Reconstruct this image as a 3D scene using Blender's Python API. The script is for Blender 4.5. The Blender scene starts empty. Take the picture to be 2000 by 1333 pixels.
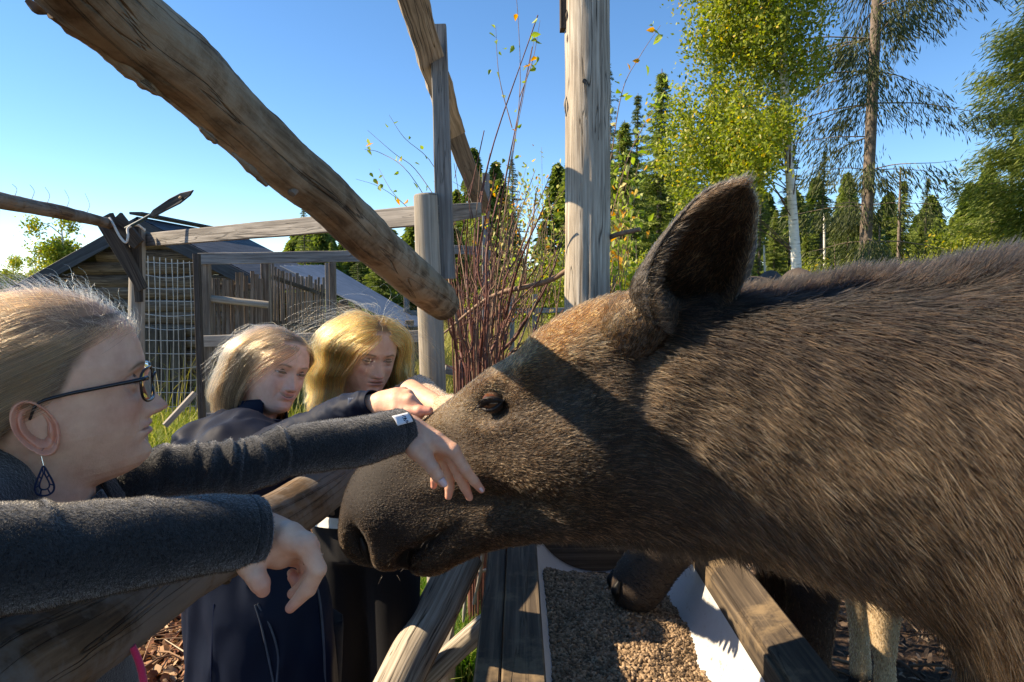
import bpy, bmesh, math, random
import numpy as np
from mathutils import Vector, Matrix, noise as mnoise
from mathutils.kdtree import KDTree
random.seed(7); RNG = np.random.default_rng(7)
SC = bpy.context.scene
COL = SC.collection
R = math.radians

# ------------------------------------------------------------------ camera, sky, sun, exposure
CAMZ = 1.55; PITCH = R(4.55); FOC = 1333.3
cam_d = bpy.data.cameras.new("camera"); cam_d.lens = 24.0; cam_d.sensor_width = 36.0
cam_d.clip_start = 0.02; cam_d.clip_end = 2000
cam = bpy.data.objects.new("camera", cam_d); COL.objects.link(cam)
cam.location = (0, 0, CAMZ); cam.rotation_euler = (math.pi/2 - PITCH, 0, 0)
SC.camera = cam
SUN_EL = R(38.5); SUN_AZ = R(-90 + 3)          # azimuth from +Y, clockwise; the sun stands to the left
SUN_DIR = Vector((math.sin(SUN_AZ)*math.cos(SUN_EL), math.cos(SUN_AZ)*math.cos(SUN_EL), math.sin(SUN_EL)))
world = bpy.data.worlds.new("World"); SC.world = world; world.use_nodes = True
wn = world.node_tree; wn.nodes.clear()
wo = wn.nodes.new("ShaderNodeOutputWorld"); wb = wn.nodes.new("ShaderNodeBackground")
sky = wn.nodes.new("ShaderNodeTexSky"); sky.sky_type = 'NISHITA'; sky.sun_disc = False
sky.sun_elevation = SUN_EL; sky.sun_rotation = SUN_AZ; sky.altitude = 200
sky.air_density = 0.8; sky.dust_density = 0.0; sky.ozone_density = 4.0
wb.inputs[1].default_value = 0.115
hsv = wn.nodes.new('ShaderNodeHueSaturation'); hsv.inputs['Saturation'].default_value = 1.16
wn.links.new(sky.outputs[0], hsv.inputs['Color']); wn.links.new(hsv.outputs[0], wb.inputs[0]); wn.links.new(wb.outputs[0], wo.inputs[0])
sun_l = bpy.data.lights.new("sun", 'SUN'); sun_l.energy = 5.0; sun_l.angle = R(0.55); sun_l.color = (1.0, 0.86, 0.68)
sun = bpy.data.objects.new("sun", sun_l); COL.objects.link(sun)
sun.rotation_euler = SUN_DIR.to_track_quat('Z', 'Y').to_euler(); sun.location = (-6, 0, 6)
SC.view_settings.view_transform = 'Standard'; SC.view_settings.look = 'None'
SC.view_settings.exposure = 1.15; SC.view_settings.gamma = 1.0; SC.view_settings.use_curve_mapping = False
SC.view_settings.use_white_balance = True; SC.view_settings.white_balance_temperature = 7300
SC.render.engine = 'CYCLES'
SC.cycles.use_denoising = True; SC.cycles.max_bounces = 8; SC.cycles.transparent_max_bounces = 12
try:
    SC.cycles_curves.shape = 'RIBBONS'; SC.cycles_curves.subdivisions = 2
except Exception: pass

# ------------------------------------------------------------------ helpers
CP, SP_ = math.cos(PITCH), math.sin(PITCH)
def P(px, py, d):
    """point seen at photo position (px, py), d metres ahead (world y)"""
    u = (px-1000)/FOC; v = -(py-666.5)/FOC
    dy = CP + v*SP_; dz = -SP_ + v*CP
    return Vector((u/dy*d, d, CAMZ + dz/dy*d))
def PZ(px, py, z):
    u = (px-1000)/FOC; v = -(py-666.5)/FOC
    dy = CP + v*SP_; dz = -SP_ + v*CP
    k = (z-CAMZ)/dz
    return Vector((u*k, dy*k, z))
def tag(o, label=None, cat=None, group=None, kind=None):
    if label: o['label'] = label
    if cat: o['category'] = cat
    if group: o['group'] = group
    if kind: o['kind'] = kind
    return o
def empty(name, loc=(0,0,0), label=None, cat=None, group=None):
    o = bpy.data.objects.new(name, None); COL.objects.link(o); o.location = loc
    o.empty_display_size = 0.1
    return tag(o, label, cat, group)
def link(name, data, parent=None):
    o = bpy.data.objects.new(name, data); COL.objects.link(o)
    if parent is not None:
        o.parent = parent
        off = Vector((0,0,0)); q = parent
        while q is not None: off += Vector(q.location); q = q.parent
        o.location = -off                       # meshes are written in world coordinates
    return o
def mesh_obj(name, V, F, mat, parent=None, smooth=True, uv=None, attrs=None):
    me = bpy.data.meshes.new(name)
    V = np.asarray(V, dtype=np.float32)
    if isinstance(F, np.ndarray):
        n, k = F.shape
        me.vertices.add(len(V)); me.vertices.foreach_set('co', V.ravel())
        me.loops.add(n*k); me.loops.foreach_set('vertex_index', F.astype(np.int32).ravel())
        me.polygons.add(n); me.polygons.foreach_set('loop_start', np.arange(n, dtype=np.int32)*k)
        me.update(calc_edges=True)
    else:
        me.from_pydata([tuple(map(float, v)) for v in V], [], F)
    if uv is not None:
        ul = me.uv_layers.new(name='UVMap')
        li = np.empty(len(me.loops), dtype=np.int32); me.loops.foreach_get('vertex_index', li)
        uv = np.asarray(uv, dtype=np.float32)
        if len(uv) == len(V): ul.data.foreach_set('uv', uv[li].ravel())
        else: ul.data.foreach_set('uv', uv.ravel())
    if attrs:
        for k_, a in attrs.items():
            a = np.asarray(a, dtype=np.float32)
            if a.ndim == 1:
                at = me.attributes.new(k_, 'FLOAT', 'POINT'); at.data.foreach_set('value', a)
            else:
                if a.shape[1] == 3: a = np.hstack([a, np.ones((len(a),1), np.float32)])
                at = me.attributes.new(k_, 'FLOAT_COLOR', 'POINT'); at.data.foreach_set('color', a.ravel())
    if smooth: me.polygons.foreach_set('use_smooth', np.ones(len(me.polygons), dtype=bool))
    if mat is not None: me.materials.append(mat)
    me.update()
    return link(name, me, parent)
def catmull(pts, n):
    p = np.asarray([tuple(q) for q in pts], dtype=float)
    if len(p) == 2:
        t = np.linspace(0,1,n)[:,None]; return p[0]*(1-t)+p[1]*t
    pp = np.vstack([2*p[0]-p[1], p, 2*p[-1]-p[-2]])
    T = np.linspace(0, len(p)-1-1e-9, n); i = T.astype(int); f = (T-i)[:,None]
    a,b,c,d = pp[i],pp[i+1],pp[i+2],pp[i+3]
    return 0.5*((2*b)+(-a+c)*f+(2*a-5*b+4*c-d)*f*f+(-a+3*b-3*c+d)*f**3)
def resample(vals, n):
    v = np.asarray(vals, dtype=float)
    if v.ndim == 0: v = np.array([v, v])
    return np.interp(np.linspace(0,1,n), np.linspace(0,1,len(v)), v)
def frames(C):
    T = np.gradient(C, axis=0); T /= np.linalg.norm(T,axis=1)[:,None]+1e-12
    up = np.array([0,0,1.0]) if abs(T[0][2]) < 0.9 else np.array([0,1.0,0])
    X = np.zeros_like(C); Y = np.zeros_like(C); x = np.cross(up, T[0]); x /= np.linalg.norm(x)
    for i in range(len(C)):
        x = x - T[i]*x.dot(T[i]); x /= np.linalg.norm(x); X[i] = x; Y[i] = np.cross(T[i], x)
    return T, X, Y
def vnoise(A, s, seed=0.0, octaves=3):
    """cheap smooth noise on an (n,3) array, vectorised value noise"""
    A = np.asarray(A, dtype=float)*s + seed*17.31
    out = np.zeros(len(A)); amp = 1.0; tot = 0
    for o in range(octaves):
        i = np.floor(A).astype(np.int64); f = A-i; f = f*f*(3-2*f)
        acc = 0
        for dx in (0,1):
            for dy in (0,1):
                for dz in (0,1):
                    h = (i[:,0]+dx)*374761393 + (i[:,1]+dy)*668265263 + (i[:,2]+dz)*2147483647
                    h = (h ^ (h >> 13))*1274126177; h = (h ^ (h >> 16)) & 0xFFFF
                    w = (f[:,0] if dx else 1-f[:,0])*(f[:,1] if dy else 1-f[:,1])*(f[:,2] if dz else 1-f[:,2])
                    acc = acc + w*(h/65535.0*2-1)
        out += acc*amp; tot += amp; amp *= 0.5; A = A*2.03+5.7
    return out/tot
def tube_arrays(pts, radii, nl=24, ns=16, rough=0.0, rs=8.0, seed=0, flat=None, caps=True):
    C = catmull(pts, nl); r = resample(radii, nl); T,X,Y = frames(C)
    th = np.linspace(0, 2*np.pi, ns, endpoint=False)
    ct, st = np.cos(th), np.sin(th)
    D = X[:,None,:]*ct[None,:,None] + Y[:,None,:]*st[None,:,None]
    V = C[:,None,:] + D*r[:,None,None]
    if rough:
        nn = vnoise(V.reshape(-1,3)*np.array([1,1,1.0]), rs, seed).reshape(nl,ns)
        V = V + D*(nn*rough)[:,:,None]
    V = V.reshape(-1,3)
    i = np.arange(nl-1)[:,None]; j = np.arange(ns)[None,:]; j2 = (j+1)%ns
    F = np.stack([i*ns+j, i*ns+j2, (i+1)*ns+j2, (i+1)*ns+j],-1).reshape(-1,4)
    L = np.concatenate([[0], np.cumsum(np.linalg.norm(np.diff(C,axis=0),axis=1))])
    rm = float(np.mean(r))
    u = th*rm; UV = np.stack([np.repeat(u[None],nl,0), np.repeat(L[:,None],ns,1)],-1).reshape(-1,2)
    # loop uv so that the seam does not smear
    uu = np.stack([j*2*np.pi/ns*rm+0*i, (j+1)*2*np.pi/ns*rm+0*i, (j+1)*2*np.pi/ns*rm+0*i, j*2*np.pi/ns*rm+0*i],-1)
    vv = np.stack([L[i]+0*j, L[i]+0*j, L[i+1]+0*j, L[i+1]+0*j],-1)
    LUV = np.stack([uu,vv],-1).reshape(-1,2)
    return V, F, LUV
def tube(name, pts, radii, mat, parent=None, nl=24, ns=16, rough=0.0, rs=8.0, seed=0, caps=True, smooth=True):
    V,F,UV = tube_arrays(pts, radii, nl, ns, rough, rs, seed)
    F = [tuple(f) for f in F.tolist()]
    UV = UV.tolist()
    if caps:
        c0 = V[:ns].mean(0); c1 = V[-ns:].mean(0); n0 = len(V); V = np.vstack([V,c0,c1])
        for k in range(ns):
            a, b = k, (k+1)%ns
            F.append((n0, b, a)); F.append((n0+1, n0-ns+a, n0-ns+b))
            for face in ((n0,b,a),(n0+1,n0-ns+a,n0-ns+b)):
                for vi in face:
                    q = V[vi]-(c0 if face[0]==n0 else c1); UV.append((float(q[0]+q[2])*1.0+3, float(q[1]-q[0])*0.3+5))
    o = mesh_obj(name, V, F, mat, parent, smooth, uv=np.array(UV))
    if caps:
        me = o.data; ps = np.ones(len(me.polygons), bool); ps[-2*ns:] = False
        me.polygons.foreach_set('use_smooth', ps)
        me.set_sharp_from_angle(angle=R(50)) if hasattr(me,'set_sharp_from_angle') else None
    return o
def plank(name, p0, p1, w, t, mat, parent=None, side=None, bev=0.003, wob=0.0, nseg=1, seed=0, w1=None):
    """board from p0 to p1; w = width along 'side', t = thickness across it"""
    p0 = np.array(tuple(p0),float); p1 = np.array(tuple(p1),float)
    ax = p1-p0; L = np.linalg.norm(ax); ax /= L
    s = np.array(side if side is not None else (0,0,1.0),float); s -= ax*s.dot(ax); s /= np.linalg.norm(s)
    n = np.cross(ax, s)
    w1 = w if w1 is None else w1
    prof = lambda w,t,b: [(-w/2+b,-t/2),(w/2-b,-t/2),(w/2,-t/2+b),(w/2,t/2-b),(w/2-b,t/2),(-w/2+b,t/2),(-w/2,t/2-b),(-w/2,-t/2+b)]
    per = [0]; 
    V=[]; UVv=[]
    rr = random.Random(seed*31+int(L*1000))
    off = rr.random()*5
    for k in range(nseg+1):
        f = k/nseg; ww = w*(1-f)+w1*f
        c = p0+ax*L*f
        dw = (rr.random()-.5)*wob; dc = (rr.random()-.5)*wob*.6
        for (a,b) in prof(ww+dw, t, min(bev,t*.3)):
            V.append(c+s*(a+dc)+n*b); UVv.append((a+ (0.3 if b>0 else 0), L*f))
    F=[]; LUV=[]
    pr = prof(w,t,min(bev,t*.3)); dist=[0]
    for q in range(8):
        a=pr[q]; b=pr[(q+1)%8]; dist.append(dist[-1]+math.hypot(a[0]-b[0],a[1]-b[1]))
    for k in range(nseg):
        for q in range(8):
            q2=(q+1)%8
            F.append((k*8+q,k*8+q2,(k+1)*8+q2,(k+1)*8+q))
            LUV += [(dist[q]+off,L*k/nseg+off),(dist[q+1]+off,L*k/nseg+off),(dist[q+1]+off,L*(k+1)/nseg+off),(dist[q]+off,L*(k+1)/nseg+off)]
    F.append(tuple(reversed(range(8)))); F.append(tuple(range(nseg*8,nseg*8+8)))
    for face in F[-2:]:
        for vi in face:
            LUV.append((V[vi].dot(s)*1.0, V[vi].dot(n)*.3))
    return mesh_obj(name, np.array(V), F, mat, parent, smooth=False, uv=np.array(LUV))
def join_arrays(parts):
    Vs=[];Fs=[];o=0
    for V,F in parts:
        Vs.append(V);Fs.append(F+o);o+=len(V)
    return np.vstack(Vs), np.vstack(Fs)
def vnormals(V,F):
    if F.shape[1]==4: T=np.vstack([F[:,[0,1,2]],F[:,[0,2,3]]])
    else: T=F
    n=np.cross(V[T[:,1]]-V[T[:,0]],V[T[:,2]]-V[T[:,0]])
    N=np.zeros_like(V)
    for k in range(3): np.add.at(N,T[:,k],n)
    return N/(np.linalg.norm(N,axis=1)[:,None]+1e-12)
def hair_obj(name, Pts, rad0, rad1, mat, parent=None, col=None):
    """Pts (n,k,3) strands; rad arrays or scalars; col (n,3)"""
    n,k,_=Pts.shape
    hc=bpy.data.hair_curves.new(name); hc.add_curves([k]*n)
    hc.points.foreach_set('position', Pts.astype(np.float32).ravel())
    r0=np.broadcast_to(np.asarray(rad0,dtype=float),(n,)); r1=np.broadcast_to(np.asarray(rad1,dtype=float),(n,))
    t=np.linspace(0,1,k)[None]; rr=r0[:,None]*(1-t**1.5)+r1[:,None]*t**1.5
    hc.points.foreach_set('radius', rr.astype(np.float32).ravel())
    if col is not None:
        a=hc.attributes.new('col','FLOAT_COLOR','CURVE')
        c=np.hstack([col,np.ones((n,1))]).astype(np.float32); a.data.foreach_set('color',c.ravel())
    hc.materials.append(mat)
    return link(name, hc, parent)
def copy_tree(o, parent=None):
    c=o.copy(); COL.objects.link(c)
    if parent is not None: c.parent=parent
    for ch in list(o.children): copy_tree(ch,c)
    return c

# ------------------------------------------------------------------ material helpers
def new_mat(name):
    m=bpy.data.materials.new(name); m.use_nodes=True; nt=m.node_tree; nt.nodes.clear()
    out=nt.nodes.new('ShaderNodeOutputMaterial'); b=nt.nodes.new('ShaderNodeBsdfPrincipled')
    nt.links.new(b.outputs[0],out.inputs[0]); b.inputs['Roughness'].default_value=.7
    b.inputs['Specular IOR Level'].default_value=.3
    return m,nt,b,out
def N(nt,t,**kw):
    n=nt.nodes.new(t)
    for k,v in kw.items():
        if k.startswith('i_'):
            key=k[2:]; key=int(key) if key.isdigit() else key
            n.inputs[key].default_value=v
        else: setattr(n,k,v)
    return n
def ramp(nt, stops, interp='LINEAR'):
    n=nt.nodes.new('ShaderNodeValToRGB'); cr=n.color_ramp; cr.interpolation=interp
    while len(cr.elements)<len(stops): cr.elements.new(.5)
    for e,(p,c) in zip(cr.elements,stops):
        e.position=p; e.color=(*c,1) if len(c)==3 else c
    return n
def bump(nt,b,h,dist=.01,strength=.6,prev=None):
    n=nt.nodes.new('ShaderNodeBump'); n.inputs['Distance'].default_value=dist; n.inputs['Strength'].default_value=strength
    nt.links.new(h,n.inputs['Height'])
    if prev is not None: nt.links.new(prev,n.inputs['Normal'])
    nt.links.new(n.outputs[0],b.inputs['Normal']); return n.outputs[0]
def wood_mat(name, dark, mid, light, grain=70., along=3.2, crack=0.5, rough=.85, bd=.004, stain=None, patch=.0, seed=0.):
    m,nt,b,out=new_mat(name); L=nt.links.new
    uv=N(nt,'ShaderNodeUVMap'); 
    oi=N(nt,'ShaderNodeObjectInfo'); 
    ad=N(nt,'ShaderNodeVectorMath',operation='ADD'); L(uv.outputs[0],ad.inputs[0])
    mu=N(nt,'ShaderNodeMath',operation='MULTIPLY',i_1=37.0); L(oi.outputs['Random'],mu.inputs[0]); 
    cm=N(nt,'ShaderNodeCombineXYZ'); L(mu.outputs[0],cm.inputs[0]); L(mu.outputs[0],cm.inputs[1]); L(cm.outputs[0],ad.inputs[1])
    mp=N(nt,'ShaderNodeMapping'); mp.inputs['Scale'].default_value=(grain,along,1); mp.inputs['Location'].default_value=(seed,seed,seed); L(ad.outputs[0],mp.inputs[0])
    n1=N(nt,'ShaderNodeTexNoise',i_Scale=1.0,i_Detail=7.0,i_Roughness=.62,i_Distortion=.5); L(mp.outputs[0],n1.inputs[0])
    mp2=N(nt,'ShaderNodeMapping'); mp2.inputs['Scale'].default_value=(9,2.2,1); L(ad.outputs[0],mp2.inputs[0])
    n2=N(nt,'ShaderNodeTexNoise',i_Scale=1.0,i_Detail=5.0,i_Roughness=.6); L(mp2.outputs[0],n2.inputs[0])
    r1=ramp(nt,[(.28,dark),(.5,mid),(.72,light)]); L(n1.outputs[0],r1.inputs[0])
    mx=N(nt,'ShaderNodeMix',data_type='RGBA',blend_type='MULTIPLY'); mx.inputs[0].default_value=.75
    r2=ramp(nt,[(.3,(.5,.47,.44)),(.65,(1.1,1.08,1.05))]); L(n2.outputs[0],r2.inputs[0])
    L(r1.outputs[0],mx.inputs[6]); L(r2.outputs[0],mx.inputs[7])
    # long drying cracks
    mp3=N(nt,'ShaderNodeMapping'); mp3.inputs['Scale'].default_value=(26,.9,1); L(ad.outputs[0],mp3.inputs[0])
    n3=N(nt,'ShaderNodeTexNoise',i_Scale=1.0,i_Detail=3.0,i_Distortion=.9); L(mp3.outputs[0],n3.inputs[0])
    sb=N(nt,'ShaderNodeMath',operation='SUBTRACT',i_1=.5); L(n3.outputs[0],sb.inputs[0])
    ab=N(nt,'ShaderNodeMath',operation='ABSOLUTE'); L(sb.outputs[0],ab.inputs[0])
    rc=ramp(nt,[(0,(0,0,0)),(.012,(1,1,1))]); L(ab.outputs[0],rc.inputs[0])
    mc=N(nt,'ShaderNodeMix',data_type='RGBA',blend_type='MULTIPLY'); mc.inputs[0].default_value=crack
    L(mx.outputs[2],mc.inputs[6]); L(rc.outputs[0],mc.inputs[7])
    colout=mc.outputs[2]
    if stain:
        n4=N(nt,'ShaderNodeTexNoise',i_Scale=5.0,i_Detail=6.0,i_Roughness=.7)
        tc=N(nt,'ShaderNodeTexCoord'); L(tc.outputs['Object'],n4.inputs[0])
        r4=ramp(nt,[(.5-patch,(0,0,0)),(.62-patch,(1,1,1))]); L(n4.outputs[0],r4.inputs[0])
        ms=N(nt,'ShaderNodeMix',data_type='RGBA'); L(r4.outputs[0],ms.inputs[0]); L(colout,ms.inputs[6]); ms.inputs[7].default_value=(*stain,1)
        ml=N(nt,'ShaderNodeMix',data_type='RGBA',blend_type='MULTIPLY'); ml.inputs[0].default_value=.6; L(ms.outputs[2],ml.inputs[6]); L(r2.outputs[0],ml.inputs[7])
        colout=ml.outputs[2]
    L(colout,b.inputs['Base Color']); b.inputs['Roughness'].default_value=rough
    h=N(nt,'ShaderNodeMath',operation='MULTIPLY_ADD',i_1=.5); L(n1.outputs[0],h.inputs[0]); 
    rcm=N(nt,'ShaderNodeMath',operation='MULTIPLY',i_1=crack); L(rc.outputs[0],rcm.inputs[0]); L(rcm.outputs[0],h.inputs[2])
    bump(nt,b,h.outputs[0],dist=bd,strength=.9)
    return m
def plain_mat(name,col,rough=.7,var=.25,scale=30.,bumpd=0.0,metal=0.0,spec=.3,sheen=0.0):
    m,nt,b,out=new_mat(name); L=nt.links.new
    tc=N(nt,'ShaderNodeTexCoord'); n1=N(nt,'ShaderNodeTexNoise',i_Scale=scale,i_Detail=6.0,i_Roughness=.6); L(tc.outputs['Object'],n1.inputs[0])
    r1=ramp(nt,[(.3,tuple(c*(1-var) for c in col)),(.7,tuple(min(1,c*(1+var)) for c in col))]); L(n1.outputs[0],r1.inputs[0])
    L(r1.outputs[0],b.inputs['Base Color']); b.inputs['Roughness'].default_value=rough; b.inputs['Metallic'].default_value=metal
    b.inputs['Specular IOR Level'].default_value=spec
    if sheen: b.inputs['Sheen Weight'].default_value=sheen; b.inputs['Sheen Roughness'].default_value=.5
    if bumpd: bump(nt,b,n1.outputs[0],dist=bumpd,strength=.7)
    return m
def leaf_mat(name, stops, trans=.4, rough=.5, attr=True, scale=6.0):
    """foliage: colour by a per-leaf value, partly translucent"""
    m,nt,b,out=new_mat(name); L=nt.links.new
    at=N(nt,'ShaderNodeAttribute',attribute_name='v')
    r=ramp(nt,stops); L(at.outputs['Fac'],r.inputs[0]); L(r.outputs[0],b.inputs['Base Color']); b.inputs['Roughness'].default_value=rough
    tr=N(nt,'ShaderNodeBsdfTranslucent'); hs=N(nt,'ShaderNodeHueSaturation',i_Saturation=1.15,i_Value=1.25); L(r.outputs[0],hs.inputs['Color']); L(hs.outputs[0],tr.inputs[0])
    mx=N(nt,'ShaderNodeMixShader',i_0=trans); L(b.outputs[0],mx.inputs[1]); L(tr.outputs[0],mx.inputs[2]); L(mx.outputs[0],out.inputs[0])
    return m
def hair_mat(name, rough=.35, radial=.45, coat=0.0, mul=1.0, simple=False, ior=1.55):
    m=bpy.data.materials.new(name); m.use_nodes=True; nt=m.node_tree; nt.nodes.clear()
    out=nt.nodes.new('ShaderNodeOutputMaterial'); L=nt.links.new
    at=N(nt,'ShaderNodeAttribute',attribute_name='col')
    if simple:
        b=N(nt,'ShaderNodeBsdfPrincipled'); b.inputs['Roughness'].default_value=rough; b.inputs['Specular IOR Level'].default_value=.25
        L(at.outputs['Color'],b.inputs['Base Color']); L(b.outputs[0],out.inputs[0])
    else:
        b=N(nt,'ShaderNodeBsdfHairPrincipled'); b.model='CHIANG'; b.parametrization='COLOR'
        b.inputs['Roughness'].default_value=rough; b.inputs['Radial Roughness'].default_value=radial; b.inputs['Coat'].default_value=coat; b.inputs['IOR'].default_value=ior
        L(at.outputs['Color'],b.inputs['Color']); L(b.outputs[0],out.inputs[0])
    return m
# ------------------------------------------------------------------ materials for the place
M_LOG  = wood_mat('log_wood',(.06,.038,.022),(.23,.155,.092),(.46,.345,.225),grain=75,along=9,crack=.6,bd=.009,stain=(.33,.26,.18),patch=.05)
M_LOG2 = wood_mat('rail_wood',(.05,.034,.02),(.15,.098,.055),(.29,.20,.125),grain=55,along=5,crack=.7,bd=.005,stain=(.20,.17,.14),patch=.1,seed=3)
M_POST = wood_mat('post_wood',(.13,.105,.08),(.42,.37,.30),(.66,.61,.52),grain=95,along=3.5,crack=.8,bd=.005)
M_POST2= wood_mat('pale_post_wood',(.20,.175,.14),(.34,.31,.26),(.46,.43,.37),grain=80,along=2.0,crack=.3,bd=.002)
M_GREY = wood_mat('grey_board_wood',(.12,.11,.10),(.25,.24,.225),(.38,.365,.345),grain=80,along=2.5,crack=.55,bd=.003)
M_PICK = wood_mat('picket_wood',(.10,.075,.055),(.22,.175,.135),(.38,.32,.26),grain=70,along=2.5,crack=.5,bd=.003)
M_DARK = wood_mat('dark_board_wood',(.03,.024,.02),(.075,.062,.05),(.14,.12,.10),grain=70,along=2.5,crack=.5,bd=.003)
M_TROUGH = wood_mat('trough_wood',(.035,.027,.021),(.085,.066,.048),(.19,.145,.095),grain=75,along=2.0,crack=.6,bd=.003,stain=(.20,.145,.085),patch=-.03,seed=5)
M_SHED = wood_mat('shed_log_wood',(.06,.045,.033),(.17,.125,.09),(.32,.255,.19),grain=50,along=2.5,crack=.8,bd=.01)
M_ROOF = wood_mat('roof_board',(.02,.022,.028),(.045,.05,.06),(.085,.09,.105),grain=30,along=1.5,crack=.3,bd=.003,rough=.6)
M_METALROOF = plain_mat('roof_metal',(.09,.11,.145),rough=.45,var=.3,scale=6,metal=.3)
M_WIRE = plain_mat('wire_metal',(.38,.38,.37),rough=.4,metal=.6,var=.2)
M_ROPE = plain_mat('rope_fibre',(.62,.60,.55),rough=.9,var=.2,scale=300,bumpd=.001)

# ------------------------------------------------------------------ ground
def ground_h(x,y):
    n = vnoise(np.stack([x,y,x*0],-1),.9,3)*.05 + vnoise(np.stack([x,y,x*0],-1),.12,5)*.25*np.clip((np.hypot(x,y)-5)/10,0,1)
    return n
def gz(x,y): return float(ground_h(np.array([x],float),np.array([y],float))[0])
def make_ground():
    a = np.concatenate([-np.geomspace(420,6.2,40), np.linspace(-6,6,160), np.geomspace(6.2,420,40)])
    X,Y = np.meshgrid(a, a+3.0, indexing='ij'); n=len(a)
    Z = ground_h(X.ravel(),Y.ravel())
    near = np.clip(1-np.hypot(X.ravel(),Y.ravel()-3)/7,0,1)
    Z = Z + near*vnoise(np.stack([X.ravel(),Y.ravel(),Z*0],-1),7.0,9)*.03
    V = np.stack([X.ravel(),Y.ravel(),Z],-1)
    i=np.arange(n-1)[:,None]; j=np.arange(n-1)[None]
    F=np.stack([i*n+j,(i+1)*n+j,(i+1)*n+j+1,i*n+j+1],-1).reshape(-1,4)
    m,nt,b,out=new_mat('ground_soil'); L=nt.links.new
    tc=N(nt,'ShaderNodeTexCoord')
    na=N(nt,'ShaderNodeTexNoise',i_Scale=26.0,i_Detail=8.0,i_Roughness=.7); L(tc.outputs['Object'],na.inputs[0])
    ra=ramp(nt,[(.3,(.018,.012,.008)),(.5,(.07,.045,.03)),(.62,(.16,.095,.055)),(.75,(.30,.20,.13))]); L(na.outputs[0],ra.inputs[0])
    # grass areas: left of the fences and the meadow beyond
    nb=N(nt,'ShaderNodeTexNoise',i_Scale=1.3,i_Detail=6.0,i_Roughness=.65); L(tc.outputs['Object'],nb.inputs[0])
    sx=N(nt,'ShaderNodeSeparateXYZ'); L(tc.outputs['Object'],sx.inputs[0])
    far=N(nt,'ShaderNodeMapRange',i_1=3.4,i_2=6.5,i_3=-.10,i_4=.22); L(sx.outputs[1],far.inputs[0])
    ad=N(nt,'ShaderNodeMath',operation='ADD'); L(nb.outputs[0],ad.inputs[0]); L(far.outputs[0],ad.inputs[1])
    rb=ramp(nt,[(.47,(0,0,0)),(.56,(1,1,1))]); L(ad.outputs[0],rb.inputs[0])
    nc=N(nt,'ShaderNodeTexNoise',i_Scale=9.0,i_Detail=8.0,i_Roughness=.7); L(tc.outputs['Object'],nc.inputs[0])
    rg=ramp(nt,[(.3,(.05,.06,.015)),(.5,(.12,.14,.03)),(.68,(.26,.24,.07))]); L(nc.outputs[0],rg.inputs[0])
    mx=N(nt,'ShaderNodeMix',data_type='RGBA'); L(rb.outputs[0],mx.inputs[0]); L(ra.outputs[0],mx.inputs[6]); L(rg.outputs[0],mx.inputs[7])
    L(mx.outputs[2],b.inputs['Base Color']); b.inputs['Roughness'].default_value=.95
    bump(nt,b,na.outputs[0],dist=.03,strength=1.0)
    return tag(mesh_obj('ground',V,F,m),'brown soil and grass of the enclosure running out to the forest meadow','ground',kind='structure')
make_ground()

# loose litter: chips, leaves, twigs (nobody could count them)
def scatter_flat(name,label,cat,n,region,size,asp,stops,seed,tilt=.5,zoff=.01,trans=0.0,mat=None):
    g=np.random.default_rng(seed)
    (x0,x1,y0,y1)=region
    x=g.uniform(x0,x1,n); y=y0+(y1-y0)*g.random(n)**1.2
    z=ground_h(x,y)+zoff+g.random(n)*.035
    s=size*(.5+g.random(n)*1.0); a=g.uniform(0,6.283,n)
    ux=np.stack([np.cos(a),np.sin(a),(g.random(n)-.5)*tilt],-1); vx=np.stack([-np.sin(a),np.cos(a),(g.random(n)-.5)*tilt*2],-1)
    C=np.stack([x,y,z],-1); h=np.array([0,0,1.0])
    A=C-ux*s[:,None]; B=C+ux*s[:,None]; W=vx*(s*asp)[:,None]; up=h*(s*asp*.7)[:,None]
    V=np.stack([A-W*.4,B-W*.6,B+W*.5,A+W*.7,C-W*1.1+up*.7,C+W*1.1+up],1).reshape(-1,3)
    o=np.arange(n)[:,None]*6
    F=(np.array([[0,4,5,3],[4,1,2,5]])[None]+o[:,:,None]).reshape(-1,4)
    v=np.repeat(g.random(n),6)
    m=mat or leaf_mat(name+'_mat',stops,trans=trans,rough=.8)
    return tag(mesh_obj(name,V,F,m,smooth=False,attrs={'v':v}),label,cat,kind='stuff')
scatter_flat('leaf_litter','reddish brown dead leaves lying between fence and women','leaf litter',15000,(-1.9,.25,1.6,5.2),.019,.5,
   [(0,(.10,.04,.022)),(.35,(.24,.10,.05)),(.7,(.36,.20,.10)),(1,(.50,.36,.22))],11,tilt=1.2,trans=.15)
scatter_flat('wood_chips','dark bark chips trodden into the mud of the pen','wood chips',16000,(.2,4.2,2.2,7.5),.017,.35,
   [(0,(.02,.013,.009)),(.4,(.06,.042,.03)),(.75,(.15,.10,.065)),(1,(.34,.26,.18))],12,tilt=1.0)
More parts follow.
